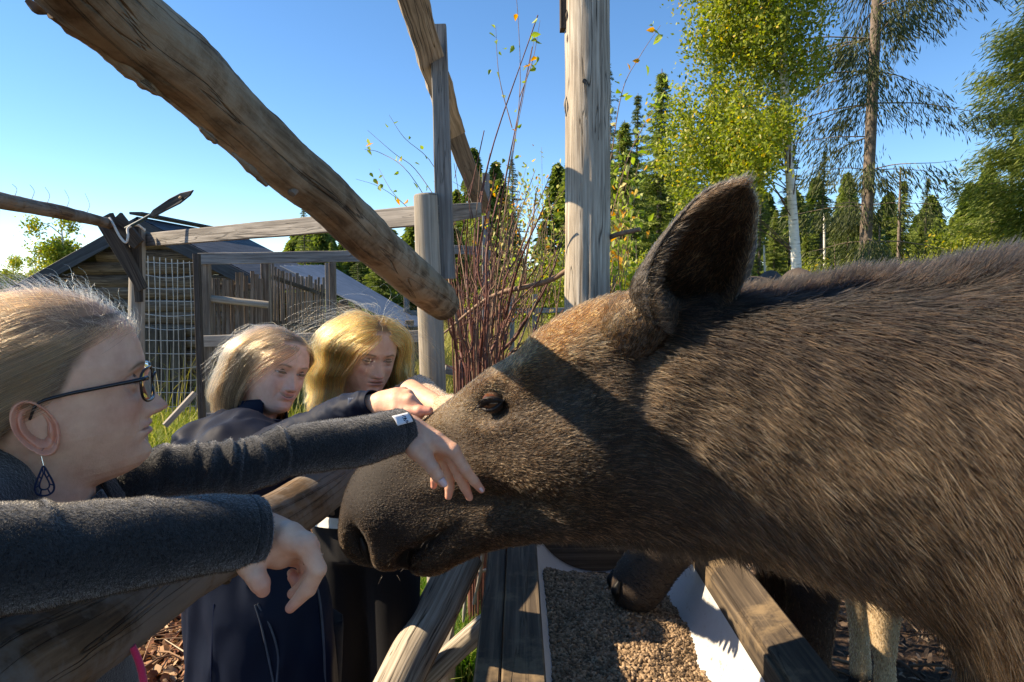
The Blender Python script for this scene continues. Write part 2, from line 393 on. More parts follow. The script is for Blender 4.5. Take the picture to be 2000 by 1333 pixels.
def twigs(name,label,n,region,seed,stops,len0=.22,rad=.003):
    g=np.random.default_rng(seed); parts=[]; vals=[]
    (x0,x1,y0,y1)=region; ns=5
    for k in range(n):
        x=g.uniform(x0,x1); y=g.uniform(y0,y1); a=g.uniform(0,6.283); l=len0*(.4+g.random()); z=gz(x,y)+.02+g.random()*.03
        p=[np.array([x,y,z]),np.array([x+math.cos(a)*l*.5+g.normal()*.015,y+math.sin(a)*l*.5+g.normal()*.015,z+g.random()*.05]),np.array([x+math.cos(a)*l,y+math.sin(a)*l,z+g.random()*.03])]
        V,F,_=tube_arrays(p,[rad*(.6+g.random()*1.4),rad*.4],5,ns)
        parts.append((V,F)); vals.append(np.full(len(V),g.random()))
    V,F=join_arrays(parts)
    return tag(mesh_obj(name,V,F,leaf_mat(name+'_mat',stops,trans=0,rough=.85),attrs={'v':np.concatenate(vals)}),label,'twigs',kind='stuff')
twigs('pen_twigs','brown twigs scattered over the dark mud beyond the trough',420,(.6,3.8,2.3,6.5),21,[(0,(.05,.03,.02)),(.6,(.16,.10,.06)),(1,(.33,.25,.17))],len0=.34,rad=.006)
twigs('path_twigs','pale twigs and stalks lying on the leaf litter',330,(-1.7,.2,1.7,4.6),22,[(0,(.12,.06,.035)),(.5,(.30,.18,.10)),(1,(.52,.42,.28))],len0=.24,rad=.004)
def grass(name,label,n,regions,seed,h0=.12,stops=None):
    g=np.random.default_rng(seed); per=n//len(regions); Vs=[];vs=[]
    for (cx,cy,rx,ry) in regions:
        x=cx+g.normal(size=per)*rx; y=cy+g.normal(size=per)*ry; z=ground_h(x,y)-.01
        a=g.uniform(0,6.283,per); h=h0*(.4+g.random(per)); w=.0025+g.random(per)*.003
        lean=g.normal(size=(per,2))*.5
        B=np.stack([x,y,z],-1); W=np.stack([np.cos(a)*w,np.sin(a)*w,np.zeros(per)],-1)
        M=B+np.stack([lean[:,0]*h*.35,lean[:,1]*h*.35,h*.6],-1); T=B+np.stack([lean[:,0]*h,lean[:,1]*h,h],-1)
        Vs.append(np.stack([B-W,B+W,M+W*.8,M-W*.8,T],1).reshape(-1,3)); vs.append(np.repeat(g.random(per),5))
    V=np.vstack(Vs); n=len(V)//5; o=np.arange(n)[:,None]*5
    F=(np.array([[0,1,2],[0,2,3],[3,2,4]])[None]+o[:,:,None]).reshape(-1,3)
    m=leaf_mat(name+'_mat',stops or [(0,(.05,.12,.02)),(.6,(.12,.24,.035)),(1,(.35,.36,.10))],trans=.45)
    return tag(mesh_obj(name,V,F,m,smooth=False,attrs={'v':np.concatenate(vs)}),label,'grass',kind='stuff')
def gr(px,py): p=PZ(px,py,0.0); return p.x,p.y
grs=[]
for (px,py,rx,ry) in [(850,1240,.10,.16),(860,1300,.12,.1),(900,1320,.12,.08),(840,1180,.05,.15)]:
    x,y=gr(px,py); grs.append((x,y,rx,ry))
grass('green_grass','fresh green grass growing around the braces of the trough',9000,grs,31,h0=.16)
grass('verge_grass','sunlit yellow green grass behind the wire mesh',26000,[(gr(330,830)[0],gr(330,830)[1],1.1,1.0),(gr(300,870)[0],gr(300,870)[1],.8,.6),(gr(690,760)[0],gr(690,760)[1],1.6,1.4)],32,h0=.11,
      stops=[(0,(.10,.15,.02)),(.6,(.22,.28,.05)),(1,(.45,.42,.14))])
grass('meadow_grass','tall dry yellow grass of the meadow past the sheds',30000,[(-2.2,11,2.2,1.6),(1.0,12,3.,2.),(-6,13,3,2),(-1.0,16,3,2),(4,15,3,2)],33,h0=.65,
      stops=[(0,(.16,.18,.04)),(.5,(.32,.31,.08)),(1,(.55,.48,.2))])
# ------------------------------------------------------------------ rails, posts and boards near the camera
def low(px,d,py=560): p=P(px,py,d); return (p.x,p.y,gz(p.x,p.y)-.12)
# big upper log
lg = empty('fence_log',P(860,575,2.22),'thick brown bark-stripped log slanting overhead from upper left','log')
V,F,UV = tube_arrays([P(0,-215,.54),P(135,-60,.63),P(258,54,.74),P(353,131,.84),P(438,211,.95),P(558,321,1.06),P(640,388,1.16),P(733,478,1.37),P(855,583,2.05)],[.039,.041,.042,.0435,.0440,.0420,.0427,.0440,.0565],150,56,rough=.0035,rs=9,seed=4)
V = V + vnormals(V,F)*(vnoise(V,45,8)*.0016)[:,None]
mesh_obj('log_stem',V,F,M_LOG,lg,uv=UV)
_n=len(V); tube('log_end',[P(850,579,2.03),P(868,597,2.095)],[.0557,.049],M_LOG,lg,nl=4,ns=32)
for (px,py,d,s) in [(437,213,.905,.010),(570,375,1.05,.008),(395,122,.85,.007)]:
    p=np.array(P(px,py,d)); tube('knot',[p+np.array([.004,.010,.012]),p+np.array([-.0005,-.0008,-.0035])],[s*1.2,s*.75],M_LOG2,lg,nl=4,ns=16,rough=.0015,rs=60)
tube('bark_strip',[P(100,30,.64),P(150,62,.67),P(210,107,.71),P(262,148,.75),P(330,197,.83)],[.003,.007,.006,.007,.002],M_LOG,lg,nl=40,ns=8,rough=.004,rs=50)
tube('bark_strip',[P(52,0,.66),P(75,18,.665),P(105,30,.675)],[.002,.006,.001],M_DARK,lg,nl=14,ns=8,rough=.004,rs=90)
for (a,b,dd) in [((390,250),(425,280),.87),((455,300),(520,362),.92),((250,142),(310,185),.74)]:
    tube('bark_strip',[P(a[0],a[1],dd),P((a[0]+b[0])/2+3,(a[1]+b[1])/2+3,dd+.03),P(b[0],b[1],dd+.07)],[.002,.006,.002],M_LOG,lg,nl=14,ns=8,rough=.003,rs=80)

# lower rail the women lean on
rl = empty('hand_rail',P(300,1250,.95),'round weathered pole rail under the forearms of the front woman','rail')
V,F,UV = tube_arrays([P(-330,1630,.50),P(-60,1370,.66),P(150,1245,.83),P(350,1115,1.08),P(560,1003,1.42),P(700,905,1.75),P(838,800,2.33)],[.060,.060,.060,.058,.056,.054,.050],150,48,rough=.006,rs=7,seed=14)
V = V + vnormals(V,F)*(vnoise(V,40,2)*.0015)[:,None]
mesh_obj('rail_stem',V,F,M_LOG2,rl,uv=UV)
for (px,py,d,s) in [(355,1168,1.025,.017),(452,1128,1.17,.014),(655,998,1.60,.010)]:
    p=np.array(P(px,py,d)); tube('knot',[p+np.array([-.012,.02,.015]),p-np.array([0.004,.014,.004])],[s,s*.5],M_LOG2,rl,nl=6,ns=14,rough=.004,rs=70)

# big round post in the middle
bp = empty('round_post',low(1147,2.6),'tall weathered grey round post behind the moose head','post')
pp=[low(1150,2.6),P(1148,900,2.6),P(1147,600,2.6),P(1148,400,2.6),P(1147,150,2.6),P(1146,-60,2.6),P(1146,-260,2.6)]
V,F,UV = tube_arrays(pp,[.087,.086,.086,.0845,.083,.082,.079],120,48,rough=.003,rs=6,seed=6)
cen=np.array(P(1147,0,2.6))
ang=np.arctan2(V[:,1]-cen[1],V[:,0]-cen[0])
crack=np.exp(-((ang+1.62-.10*vnoise(V*np.array([0,0,1]),2.2,4))/.022)**2)     # the long drying crack down its front
V[:,:2]-= (V[:,:2]-cen[:2])*(crack*.10)[:,None]
kz=P(1147,170,2.6).z
kn=np.exp(-(((ang+1.72)/.28)**2+((V[:,2]-kz)/.045)**2)); V[:,:2]+=(V[:,:2]-cen[:2])*(kn*.05)[:,None]
kz2=P(1190,190,2.6).z
kn=np.exp(-(((ang+.55)/.35)**2+((V[:,2]-kz2)/.05)**2)); V[:,:2]+=(V[:,:2]-cen[:2])*(kn*.10)[:,None]
mesh_obj('post_stem',V,F,M_POST,bp,uv=UV)
p=np.array(P(1137,172,2.6)); p[1]=cen[1]-.079
tube('knot',[p+np.array([0,.02,0]),p-np.array([0,.0075,0])],[.013,.008],M_DARK,bp,nl=5,ns=14)
for i,(px,py) in enumerate([(1108,30),(1109,75),(1112,110),(1104,205),(1118,250)]):
    p=np.array(P(px,py,2.57)); tube('bark_flake',[p+np.array([.004,.01,.035]),p+np.array([-.002,-.004,0]),p+np.array([.004,.008,-.04])],[.002,.005,.001],M_POST,bp,nl=12,ns=6,rough=.002,rs=90,seed=i)
tag(plank('board_stub',P(1101,-120,2.6),P(1102,60,2.6),.031,.05,M_DARK,side=(1,0,0),bev=.002),'short dark board end nailed to the left of the tall post','board')

# shorter pale post with the long plank beside it
sp = empty('short_post',low(840,2.42),'short pale round post at the end of the slanting log','post')
V,F,UV = tube_arrays([low(862,2.42),P(846,760,2.42),P(838,560,2.42),P(831,383,2.42)],[.047,.046,.044,.041],40,36,rough=.0012,rs=8,seed=7)
mesh_obj('post_stem',V,F,M_POST2,sp,uv=UV)
c=P(831,383,2.42); tube('post_top',[c,(c.x-.0005,c.y,c.z+.006)],[.041,.037],M_POST2,sp,nl=3,ns=36)
tag(plank('upright_plank',P(856,50,2.46),P(872,545,2.46),.056,.03,M_GREY,side=(1,0,0),w1=.062,nseg=6,wob=.002),'tall grey upright plank nailed beside the short pale post','plank')
# slanting boards meeting by the bush
sb = plank('slanting_board',P(790,-60,2.02),P(886,262,3.0),.085,.034,M_POST,side=(.75,-.25,.45),nseg=18,wob=.010,seed=3,w1=.10)
tag(sb,'wavy-edged grey board slanting down from the top edge of the picture','board')
sb2 = plank('slanting_board',P(884,250,3.03),P(944,412,3.7),.085,.036,M_GREY,side=(.75,-.25,.45),nseg=6,wob=.006,seed=5)
tag(sb2,'short lower board continuing the slanting board into the bush','board')
tag(plank('thin_post',low(948,4.6),P(949,340,4.6),.05,.045,M_GREY,side=(1,0,0)),'thin squared grey post standing behind the red bush','post')

# board fence running away to the left
def board(p0,p1,w,t,lab,mat=M_GREY,**k): return tag(plank('fence_board',p0,p1,w,t,mat,**k),lab,'board')
board(P(284,470,3.78),P(818,422,2.47),.072,.03,'grey top board running from the left gusset to the short pale post',nseg=8,wob=.003)
board(P(850,420,2.44),P(934,410,3.2),.066,.03,'grey board end just right of the short pale post',seed=2)
for (px,d) in [(268,3.72)]:
    q=empty('corner_post',low(px,d),'slim post under the crossed gusset boards at left','post')
    V,F,UV=tube_arrays([low(px,d),P(px,760,d),P(px+1,445,d)],[.043,.042,.039],26,24,rough=.0015,rs=8)
    mesh_obj('post_stem',V,F,M_POST2,q,uv=UV)
# gusset: two dark boards nailed across the post
tag(plank('gusset_board',P(203,424,3.62),P(279,566,3.66),.105,.03,M_DARK,side=(1,-.2,.3),bev=.002,w1=.05),'dark diagonal gusset board below the tied pole','board')
tag(plank('gusset_board',P(222,430,3.58),P(272,478,3.6),.11,.028,M_DARK,side=(.6,0,1),bev=.002,w1=.06),'dark tapering gusset plate just above the diagonal one','board')
tag(plank('gusset_board',P(262,440,3.66),P(272,590,3.68),.06,.026,M_DARK,side=(1,0,0),bev=.002,w1=.035),'dark upright gusset strip against the slim post','board')
lp=empty('tied_pole',P(200,432,3.55),'slender weathered pole reaching in from the left edge','pole')
V,F,UV=tube_arrays([P(-260,335,1.95),P(0,392,2.45),P(120,415,3.0),P(214,437,3.56)],[.031,.030,.029,.026],60,20,rough=.003,rs=10,seed=9)
mesh_obj('pole_stem',V,F,M_LOG2,lp,uv=UV)
for k,(px,py,d) in enumerate([(28,398,2.55),(62,402,2.7),(92,410,2.85),(130,418,3.05),(170,428,3.3)]):
    tube('wire_end',[P(px,py-12,d),P(px+5,py-28,d),P(px-4,py-38-3*k,d)],[.0014,.0008],M_WIRE,lp,nl=8,ns=5)
tube_=tag(tube('rope',[P(214,426,3.52),P(222,440,3.5),P(234,462,3.49),P(246,474,3.48),P(250,462,3.48),P(250,446,3.5),P(268,440,3.52),P(283,450,3.56)],[.006,.006],M_ROPE,nl=50,ns=8,rough=.001,rs=200),'white rope looped over the gusset boards','rope')
tl=empty('garden_tool',P(246,452,3.5),'black bladed tool with thin shaft pointing up from the gusset','tool')
M_TOOL=plain_mat('tool_black',(.012,.014,.016),rough=.45,var=.3,scale=60); M_TEAL=plain_mat('tool_shaft',(.03,.07,.08),rough=.5,var=.4,scale=90)
tube('shaft',[P(246,447,3.52),P(270,434,3.5),P(294,420,3.48)],[.010,.007],M_TEAL,tl,nl=10,ns=10)
def blade():
    a=[P(288,424,3.48),P(298,410,3.47),P(330,388,3.45),P(352,377,3.44),P(377,371,3.43),P(370,382,3.43),P(350,398,3.44),P(322,412,3.46),P(300,424,3.47)]
    V=np.array([tuple(q) for q in a]); dy=np.array([0,.016,0]); n=len(V)
    VV=np.vstack([V,V+dy]); F=[tuple(range(n)),tuple(reversed(range(n,2*n)))]+[(i,i+n,(i+1)%n+n,(i+1)%n) for i in range(n)]
    o=mesh_obj('blade',VV,F,M_TOOL,tl,smooth=False); md=o.modifiers.new('bevel','BEVEL'); md.width=.003; md.segments=2
blade()
p=np.array(P(352,386,3.435)); tube('wood_inlay',[p+np.array([0.006,0,.004]),p,p-np.array([.006,0,.004])],[.004,.0075,.004],plain_mat('inlay_wood',(.5,.36,.22)),tl,nl=8,ns=8)

# second fence line further back
FD=5.4
for i,(px,top,w,lab) in enumerate([(400,495,.075,'upright squared post left of the close picket screen'),(519,515,.068,'upright post between the two picket screens'),(649,508,.055,'thin dark upright post at the right end of the pickets')]):
    q=tag(plank('fence_post',low(px,FD+i*.3),P(px,top,FD+i*.3),w,w*.8,M_PICK,side=(1,0,0),nseg=4,wob=.004,seed=i),lab,'post')
tag(plank('fence_post',low(640,6.1),P(641,514,6.1),.05,.04,M_GREY,side=(1,0,0)),'slim grey post beside the far end of the pickets','post')
board(P(388,506,FD-.08),P(740,500,FD-.02),.088,.04,'grey middle board passing behind the slanting log',nseg=8,wob=.004)
board(P(886,488,FD-.02),P(960,492,FD+.1),.07,.035,'grey board piece glimpsed behind the bush stems')
board(P(388,667,FD-.1),P(824,657,FD-.3),.088,.04,'grey lower board behind the two blond women',nseg=8,wob=.004,seed=4)
board(P(868,722,4.6),P(1010,745,4.9),.06,.035,'low grey board behind the base of the bush',seed=9)
tag(tube('cross_log',[P(412,584,FD+.02),P(470,590,FD+.05),P(524,596,FD+.1)],[.030,.028],M_POST2,nl=14,ns=14,rough=.002,rs=10),'short round log fixed across the pickets','log')
# wire mesh gate
wm=empty('wire_mesh',low(330,4.9),'square wire mesh stretched between two posts at left','mesh')
GD=4.7
for i in range(9):
    x=287+i*11.6
    tube('wire',[P(x+2,500+i*1.5,GD),P(x+4+2*math.sin(i*2.1),600,GD),P(x+5,720,GD),P(x+3,805,GD)],[.0034,.0034],M_WIRE,wm,nl=9,ns=5,rough=.0006,rs=20)
for i in range(12):
    y=512+i*25.5
    tube('wire',[P(284,y,GD),P(330,y+3+3*math.sin(i*1.7),GD),P(384,y+1,GD)],[.0024,.0024],M_WIRE,wm,nl=8,ns=5)
g=tag(plank('gate_post',low(384,4.68),P(384,496,4.68),.042,.04,M_DARK,side=(1,0,0),nseg=5,wob=.004),'narrow dark post holding the right edge of the wire mesh','post')
tag(plank('brace_stake',P(381,768,4.55),P(322,832,4.4),.035,.03,M_POST2,side=(0,0,1)),'pale diagonal stake leaning at the foot of the mesh','stake')
# shadowed log wall behind mesh is the shed; picket screens
def pickets(name,lab,x0,x1,top0,top1,bot0,bot1,d0,d1,n,seed,wpx=.9):
    e=empty(name,low((x0+x1)/2,(d0+d1)/2),lab,'picket fence'); rr=random.Random(seed)
    for k in range(n):
        f=(k+.5)/n; x=x0+(x1-x0)*f+rr.uniform(-.8,.8); d=d0+(d1-d0)*f+rr.uniform(-.02,.02)
        tp=top0+(top1-top0)*f+rr.uniform(-11,9); bt=bot0+(bot1-bot0)*f
        w=(x1-x0)/n*wpx*d/FOC*rr.uniform(.72,1.0)
        lean=rr.uniform(-1.6,1.6)
        plank('picket',P(x-lean,bt,d),P(x+lean,tp,d),w,.016,M_PICK,e,side=(1,0,0),bev=.002,seed=k,nseg=3,wob=w*.14)
    return e
e1=pickets('picket_screen','closer screen of upright pickets left of the middle post',414,514,540,538,705,705,FD+.12,FD+.2,11,1,.90)
e2=pickets('picket_screen','farther screen of taller uneven pickets left of the bluish roof',528,648,524,556,650,660,FD+.5,FD+1.6,20,2,.80)
for e,(a,b) in ((e1,((414,560,FD+.16),(514,560,FD+.24))),(e1,((414,690,FD+.16),(514,690,FD+.24)))): plank('rail',P(*a),P(*b),.045,.025,M_PICK,e)
for (a,b) in (((528,540,FD+.54),(648,582,FD+1.64)),((528,630,FD+.54),(648,640,FD+1.64))): plank('rail',P(*a),P(*b),.035,.022,M_DARK,e2)

# log shed with a dark board roof
sh=empty('log_shed',low(260,8.8),'old log shed with a dark gabled roof behind the mesh','shed')
SD=8.6
apex=np.array(P(292,440,SD)); le=np.array(P(20,592,SD)); re=np.array(P(560,575,SD))
z0=-.05; hx0,hx1=P(72,600,SD).x,P(520,600,SD).x
ny=0
zl=z0+.12
k=0
while zl<apex[2]-.06:
    fl=(zl-le[2])/(apex[2]-le[2]); fr=(zl-re[2])/(apex[2]-re[2])
    xl=hx0 if fl<0 else max(hx0,le[0]+(apex[0]-le[0])*fl+.07); xr=hx1 if fr<0 else min(hx1,re[0]+(apex[0]-re[0])*fr-.07)
    if xr-xl>.25:
        tube('wall_log',[(xl,SD,zl),((xl+xr)/2,SD+.01,zl+.008*math.sin(k*3)),(xr,SD,zl)],[.086,.09,.083],M_SHED,sh,nl=30,ns=14,rough=.012,rs=5,seed=k)
    zl+=.155; k+=1
for (x) in (hx0,hx1):
    for k in range(9): tube('corner_log_end',[(x+.12*(1 if x==hx0 else -1),SD-.14,z0+.2+k*.155),(x+.12*(1 if x==hx0 else -1),SD+2.8,z0+.2+k*.155)],[.075,.078],M_SHED,sh,nl=6,ns=12,rough=.006)
plank('door',(P(322,620,SD).x,SD-.13,z0),(P(322,620,SD).x,SD-.13,P(322,640,SD).z),.62,.05,M_DARK,sh,side=(1,0,0))
for k in range(4): 
    x=P(292+k*20,620,SD).x; plank('door_board',(x,SD-.165,z0+.02),(x,SD-.165,P(322,645,SD).z),.12,.02,M_DARK,sh,side=(1,0,0),seed=k)
def roof_side(a,b,nb,lab):
    """boards of one roof side, running from the gable back along the ridge direction"""
    back=np.array([.9,3.2,-.05]); a=np.array(a,float); b=np.array(b,float); back/=1
    for k in range(nb):
        f=(k+.5)/nb; p=a+(b-a)*f+np.array([0,-.28,0.0]); w=np.linalg.norm(b-a)/nb
        plank('roof_board',p,p+np.array([0,3.3,0]),w*1.12,.028,M_ROOF,sh,side=(b-a),seed=k,bev=.004)
roof_side(apex+np.array([0,0,.06]),le+np.array([0,0,.06]),10,'l'); roof_side(apex+np.array([0,0,.06]),re+np.array([0,0,.06]),10,'r')
for (a,b) in ((apex,le),(apex,re)):
    plank('verge_board',a+np.array([0,-.30,-.02]),b+np.array([0,-.30,-.02]),.15,.03,M_ROOF,sh,side=(0,0,1),nseg=3)
plank('ridge_cap',apex+np.array([0,-.3,.115]),apex+np.array([0,3.05,.115]),.16,.03,M_ROOF,sh,side=(1,0,0))
# low metal-roofed shelter further right
s2=empty('metal_roof_shelter',low(720,8.5),'low shelter with a bluish corrugated metal roof','shelter')
A=np.array(P(600,548,7.6)); B=np.array(P(822,634,7.0)); Cc=np.array(P(640,535,11.0)); 
nb=15
for k in range(nb):
    f=(k+.5)/nb; top=np.array(P(560,522,7.7))*(1-f)+np.array(P(640,520,11.))*f; bot=np.array(P(800,640,6.9))*(1-f)+np.array(P(822,628,10.2))*f
    plank('roof_sheet',top,bot,.27,.014+.012*(k%2),M_METALROOF,s2,side=(.3,1,0),bev=.003,seed=k)
    
for (px,d) in ((672,7.4),(800,7.1),(812,9.8),(700,10.0)): plank('support_post',low(px,d),P(px,626 if px>750 else 585,d),.08,.08,M_PICK,s2,side=(1,0,0))
plank('eave_beam',P(660,600,7.35),P(800,648,7.0),.08,.05,M_DARK,s2)
# thin meadow fence seen right of the shelter
for i,px in enumerate((794,1000,1045)): tag(plank('meadow_fence_post',low(px,9.5),P(px,575,9.5),.07,.06,M_GREY,side=(1,0,0)),['thin meadow fence post left of the short pale post','thin meadow fence post behind the middle of the bush','thin meadow fence post left of the tall round post'][i],'post')
board(P(780,612,9.5),P(1110,606,9.5),.07,.03,'distant grey board of the meadow fence behind the bush')

# ------------------------------------------------------------------ wood under the rail
br=empty('brace_log',(P(770,1333,1.72)),'thick pale log leaning against the trough below the muzzle','log')
V,F,UV=tube_arrays([P(905,1085,2.1),P(855,1190,1.98),P(800,1290,1.85),P(730,1440,1.7),P(640,1640,1.55)],[.062,.064,.064,.066,.068],60,32,rough=.003,rs=7,seed=17)
mesh_obj('log_stem',V,F,M_POST,br,uv=UV)
b2=empty('brace_pole',(P(820,1333,2.0)),'cut pole propped up from the grass beside the trough board','pole')
V,F,UV=tube_arrays([P(965,1205,2.14),P(900,1262,2.08),P(812,1345,2.0),P(700,1460,1.95)],[.033,.035,.036,.038],40,20,rough=.002,rs=9,seed=19)
mesh_obj('pole_stem',V,F,M_POST,b2,uv=UV)
tag(plank('ground_stake',P(898,1150,2.4),P(848,1330,2.2),.034,.03,M_POST2,side=(1,0,0)),'slim squared stake between the leaning log and the pole','stake')
for i,(a,b,c) in enumerate([((918,1065),(912,1130),(905,1215)),((945,1062),(938,1120),(925,1180)),((905,1110),(930,1118),(955,1112)),((890,1080),(902,1115),(893,1160)),((960,1075),(965,1130),(950,1200))]):
    tag(tube('pale_twig',[P(*a,2.6),P(*b,2.62),P(*c,2.65)],[.008,.006],M_POST2,nl=10,ns=8,rough=.002,rs=30,seed=i),
        ['pale upright twig nearest the muzzle side of the litter','pale upright twig right of the other pale twigs','short pale twig lying across the upright twigs','thin pale twig at the left of the twig group','pale twig close to the edge of the trough board'][i],'twig')
# ------------------------------------------------------------------ feeding trough
tr=empty('feeding_trough',(.3,1.7,0),'long feeding trough with wide wooden edges and a white liner','trough')
TZ=.765
def at(px,py,z): return PZ(px,py,z)
l0,l1=at(1000,1420,TZ),at(1006,1030,TZ)
dirv=(l1-l0).normalized()
far=2.42
def ext(p,q,y): 
    t=(y-p.y)/(q.y-p.y); return p+(q-p)*t
L0,L1=ext(l0,l1,.95),ext(l0,l1,far)
plank('edge_board',L0+Vector((.0215,0,0)),L1+Vector((.0215,0,0)),.088,.042,M_TROUGH,tr,side=(1,0,0),nseg=10,wob=.001,bev=.004,seed=1)
plank('edge_board',L0+Vector((-.051,0,-.003)),L1+Vector((-.051,0,-.003)),.052,.042,M_TROUGH,tr,side=(1,0,0),nseg=10,wob=.001,bev=.004,seed=2)
r0,r1=at(1580,1370,TZ+.01),at(1350,1040,TZ+.01)
R0,R1=ext(r0,r1,.95),ext(r0,r1,far)
plank('edge_board',R0+Vector((.03,0,0)),R1+Vector((.03,0,0)),.085,.04,M_TROUGH,tr,side=(1,.0,.25),nseg=10,wob=.001,bev=.004,seed=3)
plank('side_board',R0+Vector((-.012,0,-.055)),R1+Vector((-.012,0,-.055)),.10,.02,M_TROUGH,tr,side=(0,0,1),nseg=6,bev=.003,seed=6)
plank('side_board',L0+Vector((-.07,0,-.08)),L1+Vector((-.07,0,-.08)),.13,.022,M_TROUGH,tr,side=(0,0,1),nseg=6,bev=.003,seed=7)
def liner():
    ny,nu=60,28; V=[];
    for i in range(ny):
        y=.95+(far-.95)*i/(ny-1)
        xl=ext(l0,l1,y).x+.060; xr=ext(r0,r1,y).x-.018
        c=(xl+xr)/2; w=(xr-xl)/2
        for j in range(nu):
            a=math.pi*j/(nu-1); s=-math.cos(a); z=TZ-.012-.24*math.sin(a)**.8
            V.append((c+w*s*(1-.10*math.sin(a)),y,z))
    V=np.array(V); i=np.arange(ny-1)[:,None]; j=np.arange(nu-1)[None]
    F=np.stack([i*nu+j,i*nu+j+1,(i+1)*nu+j+1,(i+1)*nu+j],-1).reshape(-1,4)
    m,nt,b,out=new_mat('liner_plastic'); L=nt.links.new
    tc=N(nt,'ShaderNodeTexCoord'); n=N(nt,'ShaderNodeTexNoise',i_Scale=55.0,i_Detail=7.0,i_Roughness=.75); L(tc.outputs['Object'],n.inputs[0])
    n2=N(nt,'ShaderNodeTexNoise',i_Scale=6.0,i_Detail=3.0); L(tc.outputs['Object'],n2.inputs[0])
    a=N(nt,'ShaderNodeMath',operation='MULTIPLY_ADD',i_1=.35); L(n2.outputs[0],a.inputs[0]); L(n.outputs[0],a.inputs[2])
    r=ramp(nt,[(.42,(.56,.565,.56)),(.80,(.52,.52,.50)),(.86,(.22,.17,.12))]); L(a.outputs[0],r.inputs[0]); L(r.outputs[0],b.inputs['Base Color'])
    b.inputs['Roughness'].default_value=.35; b.inputs['Specular IOR Level'].default_value=.5
    o=mesh_obj('liner',V,F,m,tr); md=o.modifiers.new('s','SOLIDIFY'); md.thickness=.006
    return V
liner()
for y in (1.05,2.40):
    c=ext(l0,l1,y).x+.02; d=ext(r0,r1,y).x
    plank('cross_board',(c,y,TZ-.30),(d,y,TZ-.30),.10,.03,M_TROUGH,tr,side=(0,0,1))
plank('end_board',(ext(l0,l1,2.43).x-.08,2.45,TZ-.13),(ext(r0,r1,2.43).x+.08,2.45,TZ-.13),.28,.025,M_DARK,tr,side=(0,0,1))
for (y) in (1.15,2.3):
    for (q0,q1,o) in ((l0,l1,-.03),(r0,r1,.03)):
        x=ext(q0,q1,y).x+o; plank('leg',(x,y,gz(x,y)-.05),(x,y,TZ-.03),.07,.06,M_TROUGH,tr,side=(1,0,0))
# feed pellets: a heap of short extruded cylinders
def feed():
    g=np.random.default_rng(5)
    def top(x,y):
        xl=np.array([ext(l0,l1,v).x for v in y])+.06; xr=np.array([ext(r0,r1,v).x for v in y])-.018
        c=(xl+xr)/2+.0; w=(xr-xl)/2; s=(x-c)/w
        base=TZ-.012-.24*np.clip(1-s**2,0,1)**.4
        h=TZ-.150+.02*vnoise(np.stack([x,y,x*0],-1),9,3)-.02*s-.10*np.clip((y-2.08)/.25,0,1)**1.5-.03*np.clip(s-.2,0,1)
        return base,h,s
    # heap surface
    ny,nx=90,40; ys=np.linspace(1.0,2.35,ny); V=[]
    X=[];Y=[]
    for y in ys:
        xl=ext(l0,l1,y).x+.07; xr=ext(r0,r1,y).x-.03
        for k in range(nx): X.append(xl+(xr-xl)*k/(nx-1)); Y.append(y)
    X=np.array(X);Y=np.array(Y); b,h,s=top(X,Y); Z=np.where(h>b,h-.006,b-.02)
    V=np.stack([X,Y,Z],-1); i=np.arange(ny-1)[:,None]; j=np.arange(nx-1)[None]
    F=np.stack([i*nx+j,i*nx+j+1,(i+1)*nx+j+1,(i+1)*nx+j],-1).reshape(-1,4)
    m=plain_mat('feed_meal',(.13,.10,.07),rough=.95,var=.4,scale=200,bumpd=.004)
    e=empty('feed_heap',(.25,1.6,TZ-.2)); e['label']='brown heap of feed pellets lying in the white trough'; e['category']='animal feed'; e['kind']='stuff'
    mesh_obj('feed_bed',V,F,m,e)
    n=26000; y=1.0+1.32*g.random(n); x=np.array([ext(l0,l1,v).x for v in y])+.065+g.random(n)*.42
    b,h,s=top(x,y); keep=(s<.78)&(s>-.86)&(h>b-.004+.014*vnoise(np.stack([x,y,x*0],-1),40,1)); x,y,h=x[keep],y[keep],h[keep]; n=len(x)
    z=h+g.random(n)*.008
    a=g.uniform(0,6.283,n); el=g.normal(size=n)*.4
    D=np.stack([np.cos(a)*np.cos(el),np.sin(a)*np.cos(el),np.sin(el)],-1); L=.0075*(.5+g.random(n)*.9)
    U=np.cross(D,[0,0,1.0]); U/=np.linalg.norm(U,axis=1)[:,None]; W=np.cross(U,D); r=.0036
    C=np.stack([x,y,z],-1); Vs=[]
    for sg in (-1,1):
        for q in range(6):
            t=q*math.pi/3; Vs.append(C+D*(L*sg)[:,None]+(U*math.cos(t)+W*math.sin(t))*r)
    V=np.stack(Vs,1).reshape(-1,3)
    ff=[[q,(q+1)%6,6+(q+1)%6,6+q] for q in range(6)]+[[0,5,4,3],[0,3,2,1],[6,7,8,9],[6,9,10,11]]
    F=(np.array(ff)[None]+(np.arange(n)*12)[:,None,None]).reshape(-1,4)
    mm=leaf_mat('pellet_mat',[(0,(.10,.065,.038)),(.6,(.27,.185,.11)),(1,(.42,.30,.19))],trans=0,rough=.9)
    o=mesh_obj('pellets',V,F,mm,e,smooth=False,attrs={'v':np.repeat(g.random(n),12)}); o['kind']='stuff'
feed()
